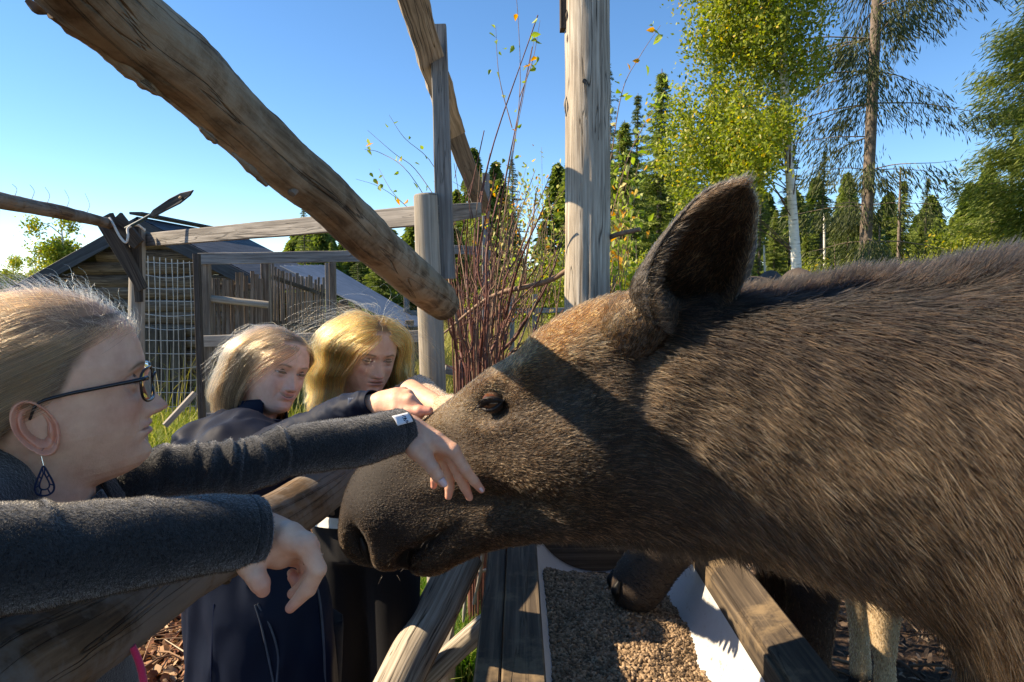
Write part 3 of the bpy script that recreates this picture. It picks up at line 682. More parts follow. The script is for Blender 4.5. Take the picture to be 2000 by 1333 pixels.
# ------------------------------------------------------------------ trees
M_BIRCHBARK=None
def birch_bark():
    m,nt,b,out=new_mat('birch_bark'); L=nt.links.new
    uv=N(nt,'ShaderNodeUVMap'); mp=N(nt,'ShaderNodeMapping'); mp.inputs['Scale'].default_value=(3,22,1); L(uv.outputs[0],mp.inputs[0])
    n=N(nt,'ShaderNodeTexNoise',i_Scale=1.0,i_Detail=5.0,i_Roughness=.7); L(mp.outputs[0],n.inputs[0])
    r=ramp(nt,[(.36,(.06,.05,.045)),(.44,(.62,.60,.56)),(.8,(.80,.78,.74))]); L(n.outputs[0],r.inputs[0]); L(r.outputs[0],b.inputs['Base Color']); b.inputs['Roughness'].default_value=.7
    return m
M_BIRCHBARK=birch_bark()
M_BARK=plain_mat('spruce_bark',(.17,.135,.11),rough=.9,var=.5,scale=14,bumpd=.02)
M_TWIG=plain_mat('fine_twig',(.10,.065,.05),rough=.8,var=.3,scale=30)
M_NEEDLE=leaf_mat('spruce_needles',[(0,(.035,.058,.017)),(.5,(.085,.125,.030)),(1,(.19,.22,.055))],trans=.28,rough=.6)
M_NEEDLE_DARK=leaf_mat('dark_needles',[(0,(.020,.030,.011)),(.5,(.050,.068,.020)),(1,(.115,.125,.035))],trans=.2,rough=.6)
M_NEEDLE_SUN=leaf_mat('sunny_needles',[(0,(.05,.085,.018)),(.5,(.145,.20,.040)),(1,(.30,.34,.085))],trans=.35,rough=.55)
M_BIRCHLEAF=leaf_mat('birch_leaves',[(0,(.10,.15,.02)),(.45,(.24,.29,.045)),(.85,(.40,.42,.09)),(1,(.60,.42,.05))],trans=.5,rough=.45)
M_BUSHLEAF=leaf_mat('bush_leaves',[(0,(.14,.22,.03)),(.6,(.32,.42,.07)),(.85,(.56,.54,.22)),(1,(.68,.33,.03))],trans=.5,rough=.45)
def quads(C,U,W):
    """leaf quads at C with half axes U and W"""
    n=len(C); V=np.stack([C-U,C-W*.9+U*.1,C+U,C+W*.9+U*.1],1).reshape(-1,3)
    F=(np.array([[0,1,2,3]])[None]+(np.arange(n)*4)[:,None,None]).reshape(-1,4); return V,F
def unit(a): return a/(np.linalg.norm(a,axis=-1,keepdims=True)+1e-12)
def conifer(H,Rr,seed,dens=1.0,droop=.35,z0=.12,hang=.0,gap=1.0,needle=.10,power=.85,thin=1.0,jag=.03):
    """returns trunk arrays and crown arrays (V,F,v) in local space"""
    g=np.random.default_rng(seed)
    tr=tube_arrays([(0,0,-.3),(g.normal()*.05,g.normal()*.05,H*.5),(0,0,H)],[H*.0135*thin,H*.009*thin,.01],16,9,rough=.01)
    Cs=[];Us=[];Ws=[];vs=[];br=[]
    z=H*z0
    while z<H*.985:
        f=(z-H*z0)/(H*(1-z0)); Lb=Rr*max(.05,(1-f)**power)*(1.0 if f>.12 else .75)
        nb=g.integers(4,7)
        for k in range(nb):
            a=g.uniform(0,6.283); L=Lb*g.uniform(.55,1.12)
            if g.random()<.08: continue
            D=np.array([math.cos(a),math.sin(a),0])
            m=max(3,int(L*7*dens)); t=np.linspace(.08,1,m)+g.normal(size=m)*.02
            zz=z+L*(.10*t-droop*t**2+.12*t**4)
            Pc=D[None]*(L*t)[:,None]; Pc[:,2]=zz
            br.append(([np.array([0,0,z])]+[Pc[int(q*(m-1))] for q in (.25,.5,.75,1)],.005*L+.003))
            nt=int(8*max(.5,dens))
            for q in range(nt):
                side=(g.random(m)-.5)*2; wd=L*.20*(1-t*.55)+.05
                S=np.array([-D[1],D[0],0])
                C=Pc+S[None]*(side*wd)[:,None]+g.normal(size=(m,3))*jag; C[:,2]-=np.abs(side)*wd*.35+g.random(m)*hang
                dirn=unit(D[None]*.8+S[None]*side[:,None]*.9+np.array([0,0,-.35-hang*2])+g.normal(size=(m,3))*.3)
                nl=needle*(.6+g.random(m)*.9); U=dirn*nl[:,None]
                Wd=unit(np.cross(dirn,g.normal(size=(m,3))))*(nl*.15)[:,None]
                Cs.append(C);Us.append(U);Ws.append(Wd); vs.append(np.clip(.25+.5*t*.6+g.normal(size=m)*.2+ .15*g.random(),0,1))
        z+=gap*(.16+.22*(1-f))*(H/12)
    C=np.vstack(Cs);V,F=quads(C,np.vstack(Us),np.vstack(Ws)); v=np.repeat(np.concatenate(vs),4)
    parts=[tube_arrays(p,[r,r*.2],9,4)[:2] for p,r in br]
    BV,BF=join_arrays(parts)
    return tr,(V,F,v),(BV,BF)
def conifer_tree(name,x,y,H,Rr,seed,label,group=None,mat=None,cat='tree',**k):
    tr,(V,F,v),(BV,BF)=conifer(H,Rr,seed,**k)
    z=gz(x,y); e=empty(name,(x,y,z),label,cat,group)
    for nm,VV,FF,mm,at,uv in (('trunk',tr[0],tr[1],M_BARK,None,tr[2]),('crown',V,F,mat or M_NEEDLE,{'v':v},None),('branches',BV,BF,M_BARK,None,None)):
        o=mesh_obj(nm,VV,FF,mm,None,attrs=at,uv=uv,smooth=nm!='crown'); o.parent=e; o.location=(0,0,0)
        if nm=='branches': o['kind']='stuff'
    return e
def place(src,x,y,s,rot,label,group):
    c=copy_tree(src); c.location=(x,y,gz(x,y)); c.scale=(s,s,s*1.0); c.rotation_euler=(0,0,rot); c['label']=label
    if group: c['group']=group
    return c
def deciduous(name,x,y,H,crown,seed,label,n,leaf,trunkpts,tr_r,mat,bark,cat='tree',group=None,hang=.5,strand=9,clumps=26,boxy=False,cut=None):
    """birch-like tree: leaves strung along hanging twigs that start inside ellipsoid clumps"""
    g=np.random.default_rng(seed); z=gz(x,y); e=empty(name,(x,y,z),label,cat,group)
    V,F,UV=tube_arrays([np.array(p) for p in trunkpts],tr_r,40,14,rough=.008,rs=3,seed=seed)
    o=mesh_obj('trunk',V,F,bark,None,uv=UV); o.parent=e
    (cx,cy,cz,rx,ry,rz)=crown; ns=n//strand
    cl=g.normal(size=(clumps,3)); cl=unit(cl)*(g.random((clumps,1))**.45)
    if boxy:
        zz=g.uniform(-1,1,clumps); a_=g.uniform(0,6.283,clumps); q_=np.sqrt(g.random(clumps))*np.where(zz>0,1-.5*zz,1-.12*zz**2); cl=np.stack([np.cos(a_)*q_,np.sin(a_)*q_,zz],-1)
    cl=cl*np.array([rx,ry,rz])*.86+np.array([cx,cy,cz])
    cr=(.20+g.random(clumps)*.20)*np.mean([rx,ry,rz])
    ci=g.integers(0,clumps,ns)
    st=cl[ci]+unit(g.normal(size=(ns,3)))*(g.random((ns,1))**.5)*cr[ci][:,None]*np.array([1,1,.8])
    drift=g.normal(size=(ns,3))*.35; drift[:,2]=-1; drift=unit(drift)
    Ls=hang*(.4+g.random(ns))
    t=np.tile(np.linspace(0,1,strand),(ns,1))
    C=st[:,None,:]+drift[:,None,:]*(Ls[:,None]*t)[:,:,None]+g.normal(size=(ns,strand,3))*leaf*1.3
    C=C.reshape(-1,3)
    if cut is not None: C=C[~cut(C)]
    m=len(C); U=unit(g.normal(size=(m,3)))*(leaf*(.6+g.random(m)*.7))[:,None]; W=unit(np.cross(U,g.normal(size=(m,3))))*(leaf*.62)
    V,F=quads(C,U,W); v=np.clip(.45+g.normal(size=m)*.22+.22*vnoise(C,1.3,seed),0,.98); v=np.where(g.random(m)<.035,1.0,v)
    o=mesh_obj('crown',V,F,mat,None,attrs={'v':np.repeat(v,4)},smooth=False); o.parent=e
    bp=[]; tp=catmull(trunkpts,40)
    for k in range(clumps):
        b=tp[int(np.argmin(np.abs(tp[:,2]-max(1.2,cl[k][2]-.07*H))))]; bp.append(tube_arrays([b,(b+cl[k])/2+np.array([0,0,.1]),cl[k]],[min(.014,tr_r[-1]*.8+.004),.004],7,5)[:2])
    BV,BF=join_arrays(bp); o=mesh_obj('branches',BV,BF,M_TWIG,None); o.parent=e; o['kind']='stuff'
    return e
def Xat(px,d): return (px-1000)/FOC*d
# big yellow-green birch
BD=14.5; bx=Xat(1556,BD); 
tp=[(0,0,-.3),(-.02,0,1.5),(Xat(1548,BD)-bx,0,2.3),(Xat(1530,BD)-bx,0,4.2),(Xat(1515,BD)-bx,.1,6.5),(Xat(1500,BD)-bx,0,9.5),(Xat(1480,BD)-bx,0,13)]
deciduous('birch_tree',bx,BD,14,(Xat(1450,BD)-bx,0,7.4,1.55,1.5,5.1),41,'large birch with dense yellow green leaves and leaning white trunk',105000,.047,tp,[.11,.105,.10,.09,.08,.05,.03],M_BIRCHLEAF,M_BIRCHBARK,hang=.8,strand=11,clumps=80,boxy=True,cut=lambda C:(C[:,2]<np.interp(C[:,0],[-3,-2.4,-1.0,-.6,-.25,.3,1.0,2],[3.6,2.8,3.1,4.3,5.2,5.6,6.4,7])+.35*vnoise(C,1.8,3)))
# tall bare spruce with hanging twigs
SDp=17.0; sx=Xat(1684,SDp)
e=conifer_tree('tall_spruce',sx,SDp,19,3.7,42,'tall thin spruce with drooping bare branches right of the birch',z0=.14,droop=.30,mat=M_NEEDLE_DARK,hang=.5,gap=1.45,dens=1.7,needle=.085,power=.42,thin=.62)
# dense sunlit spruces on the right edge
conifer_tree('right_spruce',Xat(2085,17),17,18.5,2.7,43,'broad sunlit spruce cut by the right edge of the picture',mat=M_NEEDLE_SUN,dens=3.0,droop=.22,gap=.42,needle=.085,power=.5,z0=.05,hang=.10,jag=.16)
conifer_tree('right_spruce',Xat(2150,20),20,19,3.6,44,'second broad spruce just beyond the right edge',mat=M_NEEDLE_SUN,dens=1.4,droop=.3,gap=1.0,needle=.13,power=.7,z0=.05)
# background forest from three shared spruces
FG='spruces and pines at the back of the meadow'
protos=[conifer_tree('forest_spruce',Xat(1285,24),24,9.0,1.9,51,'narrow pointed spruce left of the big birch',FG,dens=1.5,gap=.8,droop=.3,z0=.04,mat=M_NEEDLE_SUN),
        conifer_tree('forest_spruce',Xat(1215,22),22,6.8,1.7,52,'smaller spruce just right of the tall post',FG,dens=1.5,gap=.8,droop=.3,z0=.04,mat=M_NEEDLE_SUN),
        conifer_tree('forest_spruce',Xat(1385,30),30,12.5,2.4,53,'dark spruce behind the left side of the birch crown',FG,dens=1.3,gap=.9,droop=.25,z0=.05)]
spots=[(1335,28,.95,0),(1440,27,.62,1),(1480,34,.6,2),(1600,30,.60,2),(1640,36,.75,0),(1755,26,.62,0),(1730,30,.85,1),(1800,34,.55,2),(1850,28,.50,0),(1590,40,.9,1),
       (1880,36,.62,1),(1930,30,.62,0),(1180,34,1.0,2),(1120,38,.8,0),(1060,36,.75,1),(1000,40,.72,2),(940,44,.8,0),(1240,40,1.0,1),(1540,30,.62,2),(1690,27,.62,0),(1960,42,.9,2),(1410,36,1.0,0),(1820,40,.8,1),(1510,25,.5,0),(1570,27,.55,1),(1650,25,.45,2),(1790,28,.6,1),(1300,31,.8,1),(1240,26,.7,2)]
marks=[(1200,'beside the tall post'),(1300,'just left of the birch'),(1400,'behind the left half of the birch'),(1500,'behind the right half of the birch'),(1600,'just right of the birch trunk'),(1690,'behind the tall spruce'),(1780,'just right of the tall spruce'),(1860,'in the open gap left of the right spruce'),(2000,'behind the right spruce')]
seen={}
for i,(px,d,s,k) in enumerate(spots):
    where='behind the bush' if px<1130 else next(w for m_,w in marks if px<=m_+5)
    hs=['sunlit green','dusky','tall dark'][k]; key=(hs,where); seen[key]=seen.get(key,0)+1
    extra=['','farther ','farthest '][seen[key]-1]
    place(protos[k],Xat(px,d),d,s,i*1.3,f'{extra}{hs} background spruce {where}',FG)
# the wood beyond reads as one mass
def forest_mass():
    g=np.random.default_rng(90); Vs=[];Fs=[];vs=[];o=0
    for k in range(80):
        px=g.uniform(880,2100); d=g.uniform(46,64); H=g.uniform(6.5,12.5) if px>1250 else g.uniform(8,13)
        if k>=46: px=g.uniform(560,900); d=g.uniform(24,36); H=1.55+d*(560-g.uniform(420,520))/FOC
        if 1780<px<1900: H*=.7
        n=2600; zz=g.random(n)**.8*H; rad=(1-zz/H)**.8*(2.6 if k<46 else 1.5)*g.random(n)**.5+.1; a=g.uniform(0,6.283,n)
        C=np.stack([Xat(px,d)+np.cos(a)*rad,d+np.sin(a)*rad,zz-rad*.25],-1); s=(.20 if k<46 else .11)+g.random(n)*(.2 if k<46 else .1)
        D=unit(np.stack([np.cos(a),np.sin(a),-.4+g.normal(size=n)*.3],-1)); U=D*s[:,None]; W=unit(np.cross(D,g.normal(size=(n,3))))*(s*.4)[:,None]
        V,F=quads(C,U,W); Vs.append(V);Fs.append(F+o);o+=len(V); vs.append(np.repeat(np.clip(g.random()*.5+g.normal(size=n)*.2+.2,0,1),4))
    tag(mesh_obj('far_forest',np.vstack(Vs),np.vstack(Fs),M_NEEDLE_SUN,attrs={'v':np.concatenate(vs)},smooth=False),'far green conifer forest closing the meadow','forest',kind='stuff')
forest_mass()
LG='dark conifers behind the sheds'
for i,(px,d,top,k,lab) in enumerate([(598,19,400,2,'dark pointed conifer left of the slanting log'),(650,22,470,0,'broad dark conifer above the metal roof'),(700,20,455,2,'dense conifer behind the lower half of the slanting log'),(745,21,430,1,'conifer tip showing between the log and short pale post'),(560,24,520,1,'low conifer above the picket screen'),(790,26,470,0,'far conifer left of the short pale post'),(620,27,480,1,'far conifer in the gap between the boards')]):
    Ht=1.55+(560-top)/FOC*d; H0=[9.0,6.8,12.5][k]
    place(protos[k],Xat(px,d),d,Ht/H0,i*.9,lab,LG)
# low yellowish bushes at the forest edge
UG='leafy saplings along the forest edge'
u1=deciduous('sapling',Xat(1625,19),19,3,(0,0,1.5,1.3,1.2,1.35),61,'bright sapling between the birch and spruce trunks',7000,.045,[(0,0,-.2),(0.05,0,1.5),(0,0,2.8)],[.03,.02,.01],M_BIRCHLEAF,M_BARK,group=UG,hang=.3,strand=6,clumps=16)
for i,(px,d,s,lab) in enumerate([(1240,17,.95,'leafy sapling right beside the tall post'),(1450,24,.8,'leafy sapling under the birch crown'),(1600,27,.6,'leafy sapling right of the birch trunk'),(1760,21,.95,'leafy sapling right of the tall spruce trunk'),(1850,22,1.2,'yellowish sapling above the mane of the moose'),(1930,21,1.5,'tallest sapling left of the right spruce'),(1060,16,.8,'leafy sapling behind the bush'),(960,15,.6,'small sapling behind the thin squared post'),(1150,22,1.2,'leafy sapling hidden mostly by the tall post')]):
    place(u1,Xat(px,d),d,s,i*1.7,lab,UG)
# slim bare trunks in the woods
for i,(px,d,top,lab) in enumerate([(1748,22,330,'reddish bare pine trunk right of the tall spruce'),(1605,20,420,'thin pale trunk between birch and spruce'),(1437,18,500,'grey trunk close behind the moose ears'),(1712,25,440,'thin trunk near the foot of the tall spruce'),(1490,24,480,'thin trunk just left of the birch')]):
    x=Xat(px,d); tag(tube('bare_trunk',[(x,d,-.2),(x+.05,d,1.5),(x-.03,d,1.55+(560-top)/FOC*d)],[.11 if i in(0,2) else .06,.03],M_BARK if i in (0,2,3) else M_BIRCHBARK,nl=14,ns=9,rough=.01,rs=3,seed=i),lab,'tree trunk')
# pale airy birches on the far left
AG='airy birches at the far left'
b1=deciduous('small_birch',Xat(128,17),17,4.3,(0,0,2.3,.85,.7,1.45),71,'airy birch rising behind the left end of the shed roof',6500,.045,[(0,0,-.2),(0.05,0,1.5),(0,0,3.2)],[.05,.035,.015],M_BIRCHLEAF,M_BIRCHBARK,group=AG,hang=.3,strand=5,clumps=18)
place(b1,Xat(30,19),19,.72,2.0,'lower airy birch at the very left edge',AG); place(b1,Xat(-60,18),18,.95,1.0,'airy birch partly outside the left edge',AG); place(b1,Xat(75,24),24,.78,3.0,'small airy birch between the two left birches',AG)

# ------------------------------------------------------------------ red-stemmed bush and leafy shoots
def shoot(pts,r0,r1,nl=14,seed=0): return tube_arrays(pts,[r0,r1],nl,6,rough=r0*.12,rs=30,seed=seed)[:2]
M_STEM=plain_mat('red_stem',(.115,.045,.033),rough=.55,var=.45,scale=40); M_STEM2=plain_mat('brown_stem',(.22,.14,.09),rough=.7,var=.4,scale=40)
bu=empty('red_stem_bush',low(935,2.9),'bush of bare reddish brown stems between the two round posts','bush')
g=np.random.default_rng(77); rr=random.Random(5)
main=[((920,770),(905,600),(872,420),(850,290),3),((930,780),(925,600),(935,450),(960,300),3),((935,770),(955,600),(955,480),(985,340),4),((945,780),(985,640),(1010,520),(1060,400),4),((915,770),(895,640),(880,560),(873,480),3),
      ((950,770),(1010,650),(1060,560),(1108,450),6),((940,760),(960,560),(985,370),(1040,90),3),((925,760),(930,560),(950,330),(1045,30),3),((960,740),(1000,700),(1040,600),(1090,520),4),((905,760),(890,690),(882,640),(878,600),2),
      ((930,770),(945,620),(938,520),(975,350),5),((950,760),(965,600),(990,480),(1000,380),3),((945,780),(1000,610),(1035,470),(1050,380),3),((955,770),(1020,700),(1045,640),(1075,560),3),((915,780),(890,700),(885,650),(868,540),2),
      ((940,780),(920,640),(905,520),(915,430),4),((925,775),(950,650),(975,560),(962,500),3),((960,770),(990,680),(1010,590),(1050,520),3),((980,760),(1040,690),(1080,630),(1100,600),3),((930,780),(900,660),(893,500),(945,250),2)]
for i,(a,b,c,d_,w) in enumerate(main):
    D=2.75+g.random()*.6; j=lambda q,s=1:(q[0]+g.normal()*4*s,q[1]+g.normal()*4*s)
    gb=low(a[0]+(a[0]-935)*.1,D); V,F=shoot([gb,P(*a,D),P(*j(b),D+g.normal()*.08),P(*j(c),D+g.normal()*.12),P(*j(d_),D+g.normal()*.15)],w*.0022+.002,.0022,26,i); mesh_obj('stem',V,F,M_STEM if i%4 else M_STEM2,bu)
for i in range(110):
    D=2.7+g.random()*.9; x0=g.uniform(885,985); y0=g.uniform(640,790); x1=x0+(x0-925)*.9+g.normal()*38; y1=y0-g.uniform(90,330)
    x1=max(866,x1); r0=.0022+g.random()*.0035
    V,F=shoot([low(925+(x0-925)*.6,D),P(x0,y0,D),P((x0+x1)/2+g.normal()*10,(y0+y1)/2,D+g.normal()*.05),P(x1,y1,D+g.normal()*.1)],r0,.0012,14,i); mesh_obj('stem',V,F,M_STEM if g.random()<.75 else M_STEM2,bu)
    if g.random()<.8:
        t=g.random(); bx_,by_=x0+(x1-x0)*t,y0+(y1-y0)*t
        V,F=shoot([P(bx_,by_,D),P(bx_+g.normal()*22,by_-g.uniform(15,60),D+.02)],.0018,.0009,6,i); mesh_obj('side_twig',V,F,M_STEM,bu)
tag(tube('fallen_branch',[P(862,655,3.0),P(960,580,2.9),P(1080,545,2.75),P(1180,470,2.6),P(1250,448,2.5)],[.004,.010,.011,.010,.008],M_STEM2,nl=30,ns=8,rough=.001,rs=30),'pale broken branch lying across the bush behind the tall post','branch')
def leafy(name,label,lines,D,n,leaf,seed,vlo=.3,vhi=.8,rad=.0022,cat='shrub',jit=.03,orange=.12,mat=None):
    g=np.random.default_rng(seed); e=empty(name,low(lines[0][0][0],D),label,cat); parts=[];Cs=[]
    for k,l in enumerate(lines):
        dd=D+g.normal()*.12; pts=[P(x,y,dd+g.normal()*.03) for (x,y) in l]
        parts.append(shoot(pts,rad,.0007,16,k)); c=catmull(pts,24)
        m=max(1,int(n)); idx=g.integers(6,24,m); Cs.append(c[idx]+g.normal(size=(m,3))*jit)
    V,F=join_arrays(parts); o=mesh_obj('twigs',V,F,M_STEM2,e); o['kind']='stuff'
    C=np.vstack(Cs); m=len(C)
    # leaves: pointed ovals folded a little along the midrib
    U=unit(g.normal(size=(m,3))+np.array([0,-.0,-.8]))*(leaf*(.55+g.random(m)*.6))[:,None]; W=unit(np.cross(U,g.normal(size=(m,3))))*np.linalg.norm(U,axis=1)[:,None]*.75; Nn=unit(np.cross(U,W))*leaf*.25
    V=np.stack([C-U,C-U*.45-W*.8+Nn,C+U*.25-W*.62+Nn,C+U*1.1,C+U*.25+W*.62+Nn,C-U*.45+W*.8+Nn],1).reshape(-1,3)
    F=(np.array([[0,1,2,3],[0,3,4,5]])[None]+(np.arange(m)*6)[:,None,None]).reshape(-1,4)
    v=g.uniform(vlo,vhi,m); v=np.where(g.random(m)<orange,1.0,v)
    o=mesh_obj('leaves',V,F,mat or M_BUSHLEAF,e,attrs={'v':np.repeat(v,6)},smooth=True); o['kind']='stuff'
    return e
leafy('leafy_sapling','thin birch sapling with a few green leaves rising from the bush',[[(960,640),(985,420),(1015,190),(1010,10),(1002,-40)],[(985,420),(1000,300),(1020,200),(1045,70)],[(1000,250),(975,150),(968,50)],[(1015,190),(1040,120),(1055,40)]],2.75,8,.017,81,.1,.75,jit=.018)
leafy('leafy_sapling','wispy sapling leaning left of the short post with sparse leaves',[[(900,480),(850,330),(790,270),(760,225)],[(880,470),(800,340),(745,300),(712,292)],[(860,470),(790,400),(740,365),(695,350)],[(860,400),(810,330),(770,300),(718,255)],[(880,520),(830,440),(770,380),(740,330)]],3.3,6,.017,82,.1,.75,jit=.018,orange=.2)
lines=[]
g=np.random.default_rng(83)
for i in range(34):
    x=g.uniform(960,1100); y=g.uniform(560,700); lines.append([(x,y),(x+g.normal()*18,y-130),(x+g.normal()*34+12,y-g.uniform(200,340))])
leafy('leafy_thicket','thicket of fine twigs with small pale leaves behind the bush',lines,3.8,20,.014,84,.55,.97,rad=.0026,jit=.05,orange=.08)
lines=[]
for i in range(20):
    y=g.uniform(560,640); x=g.uniform(1180,1215); lines.append([(x,y),(x+g.normal()*12+8,y-g.uniform(90,130)),(x+g.normal()*26+28,y-g.uniform(180,380))])
leafy('leafy_sapling','leafy shoots with yellow leaves right of the tall post',lines,3.2,17,.021,85,.2,.9,rad=.0022,jit=.035,orange=.10)
leafy('leafy_sapling','single long leafy shoot arching to the birch beside the tall post',[[(1190,330),(1215,180),(1250,110),(1290,50)],[(1195,420),(1230,300),(1290,190),(1300,180)]],3.0,14,.020,86,.1,.75,jit=.02)
# ------------------------------------------------------------------ the big moose
MS=1.14
def md(px):                                   # depth of its mid plane: the body comes closer towards the right
    u=(px-1000)/FOC; return 1.32/(1+.30*u)
MN=np.array([-.30/math.hypot(1,.30),-1/math.hypot(1,.30),0])   # outward normal of the near side
def MP(px,py): return np.array(P(px,py,md(px)))
ST=[ # top x,y  bottom x,y  half width (m)  roundness
 (686,990,692,1030,.016),(683,962,697,1072,.040),(690,935,716,1096,.056),(706,908,752,1106,.066),(738,880,800,1114,.071),(786,850,856,1119,.073),(840,812,906,1092,.074),
 (900,765,962,1070,.078),(960,719,1045,1052,.092),(1012,688,1125,1042,.108),(1050,650,1195,1040,.115),(1105,612,1262,1043,.118),(1178,582,1325,1046,.118),
 (1250,572,1395,1050,.120),(1330,572,1470,1062,.130),(1430,568,1560,1088,.145),(1550,560,1660,1116,.165),(1680,549,1752,1150,.19),(1800,548,1840,1205,.22),(1900,532,1905,1290,.25),
 (2000,520,1985,1400,.27),(2130,508,2095,1500,.29)]
top=[MP(a,b) for a,b,c,d,w in ST]; bot=[MP(c,d) for a,b,c,d,w in ST]; hw=[s[4]*MS for s in ST]
# beyond the frame: withers, barrel and rump in metres, along the same slanting axis
AX=np.array([1,-.30,0])/math.hypot(1,.30)
b0=(top[-1]+bot[-1])/2; b0[2]=0
for (s,zt,zb,w) in [(.28,1.70,.72,.34),(.6,1.70,.70,.36),(1.05,1.64,.74,.36),(1.45,1.62,.85,.33),(1.75,1.50,1.02,.24),(1.85,1.38,1.15,.11)]:
    q=b0+AX*s; top.append(np.array([q[0],q[1],zt])); bot.append(np.array([q[0],q[1],zb])); hw.append(w)
NLm,NSm=330,150
TT=catmull(top,NLm); BB=catmull(bot,NLm); HW=catmull([[h,0,0] for h in hw],NLm)[:,0]
thm=np.linspace(0,2*np.pi,NSm,endpoint=False)       # 0 = top, pi/2 = near side, pi = bottom
Cm=(TT+BB)/2; Hm=(TT-BB)/2
ct,st=np.cos(thm),np.sin(thm)
prof=np.sign(st)*np.abs(st)**.88
V=Cm[:,None]+Hm[:,None]*ct[None,:,None]+MN[None,None]*(HW[:,None]*prof[None])[:,:,None]
V=V.reshape(-1,3)
i=np.arange(NLm-1)[:,None]; j=np.arange(NSm)[None]; j2=(j+1)%NSm
F=np.stack([i*NSm+j,i*NSm+j2,(i+1)*NSm+j2,(i+1)*NSm+j],-1).reshape(-1,4)
# picture coordinates of the head plane, used to place the relief of the skull on both sides
def proj(V):
    x,y,z=V[:,0],V[:,1],V[:,2]-CAMZ
    yc=y*CP-z*SP_; zc=y*SP_+z*CP
    return 1000+FOC*x/yc, 666.5-FOC*zc/yc
def plane_xy(V):
    """project onto the mid plane first so that near and far side get the same relief"""
    d=(V-np.array(MP(1000,800)))@MN; return proj(V-d[:,None]*MN)
def G(X,Y,cx,cy,sx,sy,a=0):
    c,s=math.cos(R(a)),math.sin(R(a)); dx,dy=X-cx,Y-cy; u=dx*c+dy*s; v=-dx*s+dy*c
    return np.exp(-(u/sx)**2-(v/sy)**2)
Vn=vnormals(V,F); side=(V-Cm.repeat(NSm,0))@MN; sidew=np.clip(np.abs((Vn@MN)),0,1)
X,Y=plane_xy(V)
D=np.zeros(len(V))
def relief(X,Y):
    D=0
    D=D-.026*G(X,Y,988,782,34,28,-15)            # eye socket
    D=D+.016*G(X,Y,985,738,52,16,-28)+.018*G(X,Y,1058,716,26,34,20)   # brow
    D=D+.010*G(X,Y,1000,815,50,16,-12)
    D=D-.018*G(X,Y,1150,740,70,42,-25)           # hollow above the cheek
    D=D+.020*G(X,Y,1130,880,120,90,-10)          # cheek
    D=D-.016*G(X,Y,1010,950,120,26,-6)           # below the cheek bone
    D=D+.012*G(X,Y,1080,1010,120,30,-5)
    D=D-.012*G(X,Y,880,870,70,40,-35)
    D=D+.014*G(X,Y,765,985,50,50,0)              # upper lip swelling
    D=D-.034*G(X,Y,738,1040,13,30,-12)           # nostril
    D=D+.014*G(X,Y,708,1040,18,46,-8)+.015*G(X,Y,768,1068,20,34,-12)+.008*G(X,Y,875,1085,40,20,-20)
    D=D-.045*G(X,Y,806,1090,34,12,-62)-.026*G(X,Y,850,1048,60,7,-34)  # mouth
    D=D+.008*G(X,Y,905,1060,50,22,-20)
    D=D-.013*G(X,Y,1262,760,34,150,8)            # behind the jaw
    D=D+.016*G(X,Y,1210,640,60,50,0)
    return D*MS
D=relief(X,Y)
nn=vnoise(V,6,3)*.010+vnoise(V,18,4)*.003
ff=np.clip((X-1150)/200,0,1)
V=V+Vn*(D*(sidew**.6))[:,None]+Vn*(nn*(.25+.75*ff))[:,None]
# base of the near ear: a cone blended out of the skull
MV,MF=V,F
# ---- colours of the coat, with shade painted in along the upper neck
def coat_col(V,n,g=None):
    X,Y=plane_xy(V); m=len(V)
    base=np.tile(np.array([.145,.103,.070]),(m,1))
    def mixin(c,w): 
        nonlocal base; base=base*(1-w[:,None])+np.array(c)[None]*w[:,None]
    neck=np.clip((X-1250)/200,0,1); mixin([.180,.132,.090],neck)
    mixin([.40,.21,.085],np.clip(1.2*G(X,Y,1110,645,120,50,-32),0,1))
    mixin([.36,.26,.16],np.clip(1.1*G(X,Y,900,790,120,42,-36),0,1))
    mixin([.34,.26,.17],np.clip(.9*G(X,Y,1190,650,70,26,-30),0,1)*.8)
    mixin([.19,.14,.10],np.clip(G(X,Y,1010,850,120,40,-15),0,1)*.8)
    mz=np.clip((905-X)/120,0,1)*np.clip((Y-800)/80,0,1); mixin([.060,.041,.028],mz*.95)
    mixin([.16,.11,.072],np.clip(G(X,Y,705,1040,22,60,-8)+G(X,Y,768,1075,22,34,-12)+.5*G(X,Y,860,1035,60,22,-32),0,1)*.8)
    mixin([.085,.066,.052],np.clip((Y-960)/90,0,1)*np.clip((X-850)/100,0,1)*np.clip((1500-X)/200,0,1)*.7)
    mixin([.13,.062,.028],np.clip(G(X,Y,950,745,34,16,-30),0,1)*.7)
    mixin([.035,.026,.02],np.clip(1.2*G(X,Y,985,778,34,20,-8),0,1)*.9)
    mixin([.012,.009,.008],np.clip(1.5*G(X,Y,806,1088,36,15,-62)+1.3*G(X,Y,738,1040,11,28,-12)+1.1*G(X,Y,850,1048,58,7,-34),0,1)*.95)
    base=base*(1+.22*vnoise(V,7,6))[:,None]
    # dark mane along the neck top, widened to paint in the shaded band below
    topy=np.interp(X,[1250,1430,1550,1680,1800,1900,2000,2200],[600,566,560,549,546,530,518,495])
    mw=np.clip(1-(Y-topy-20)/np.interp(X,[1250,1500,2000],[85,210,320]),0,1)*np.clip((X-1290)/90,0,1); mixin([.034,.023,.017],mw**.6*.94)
    return base
mo=empty('moose',(b0[0]+.2,b0[1],0),'huge brown moose laying its head over the trough towards the women','moose')
M_SKIN,nt,b_,out_=new_mat('moose_skin'); at=N(nt,'ShaderNodeAttribute',attribute_name='col'); 
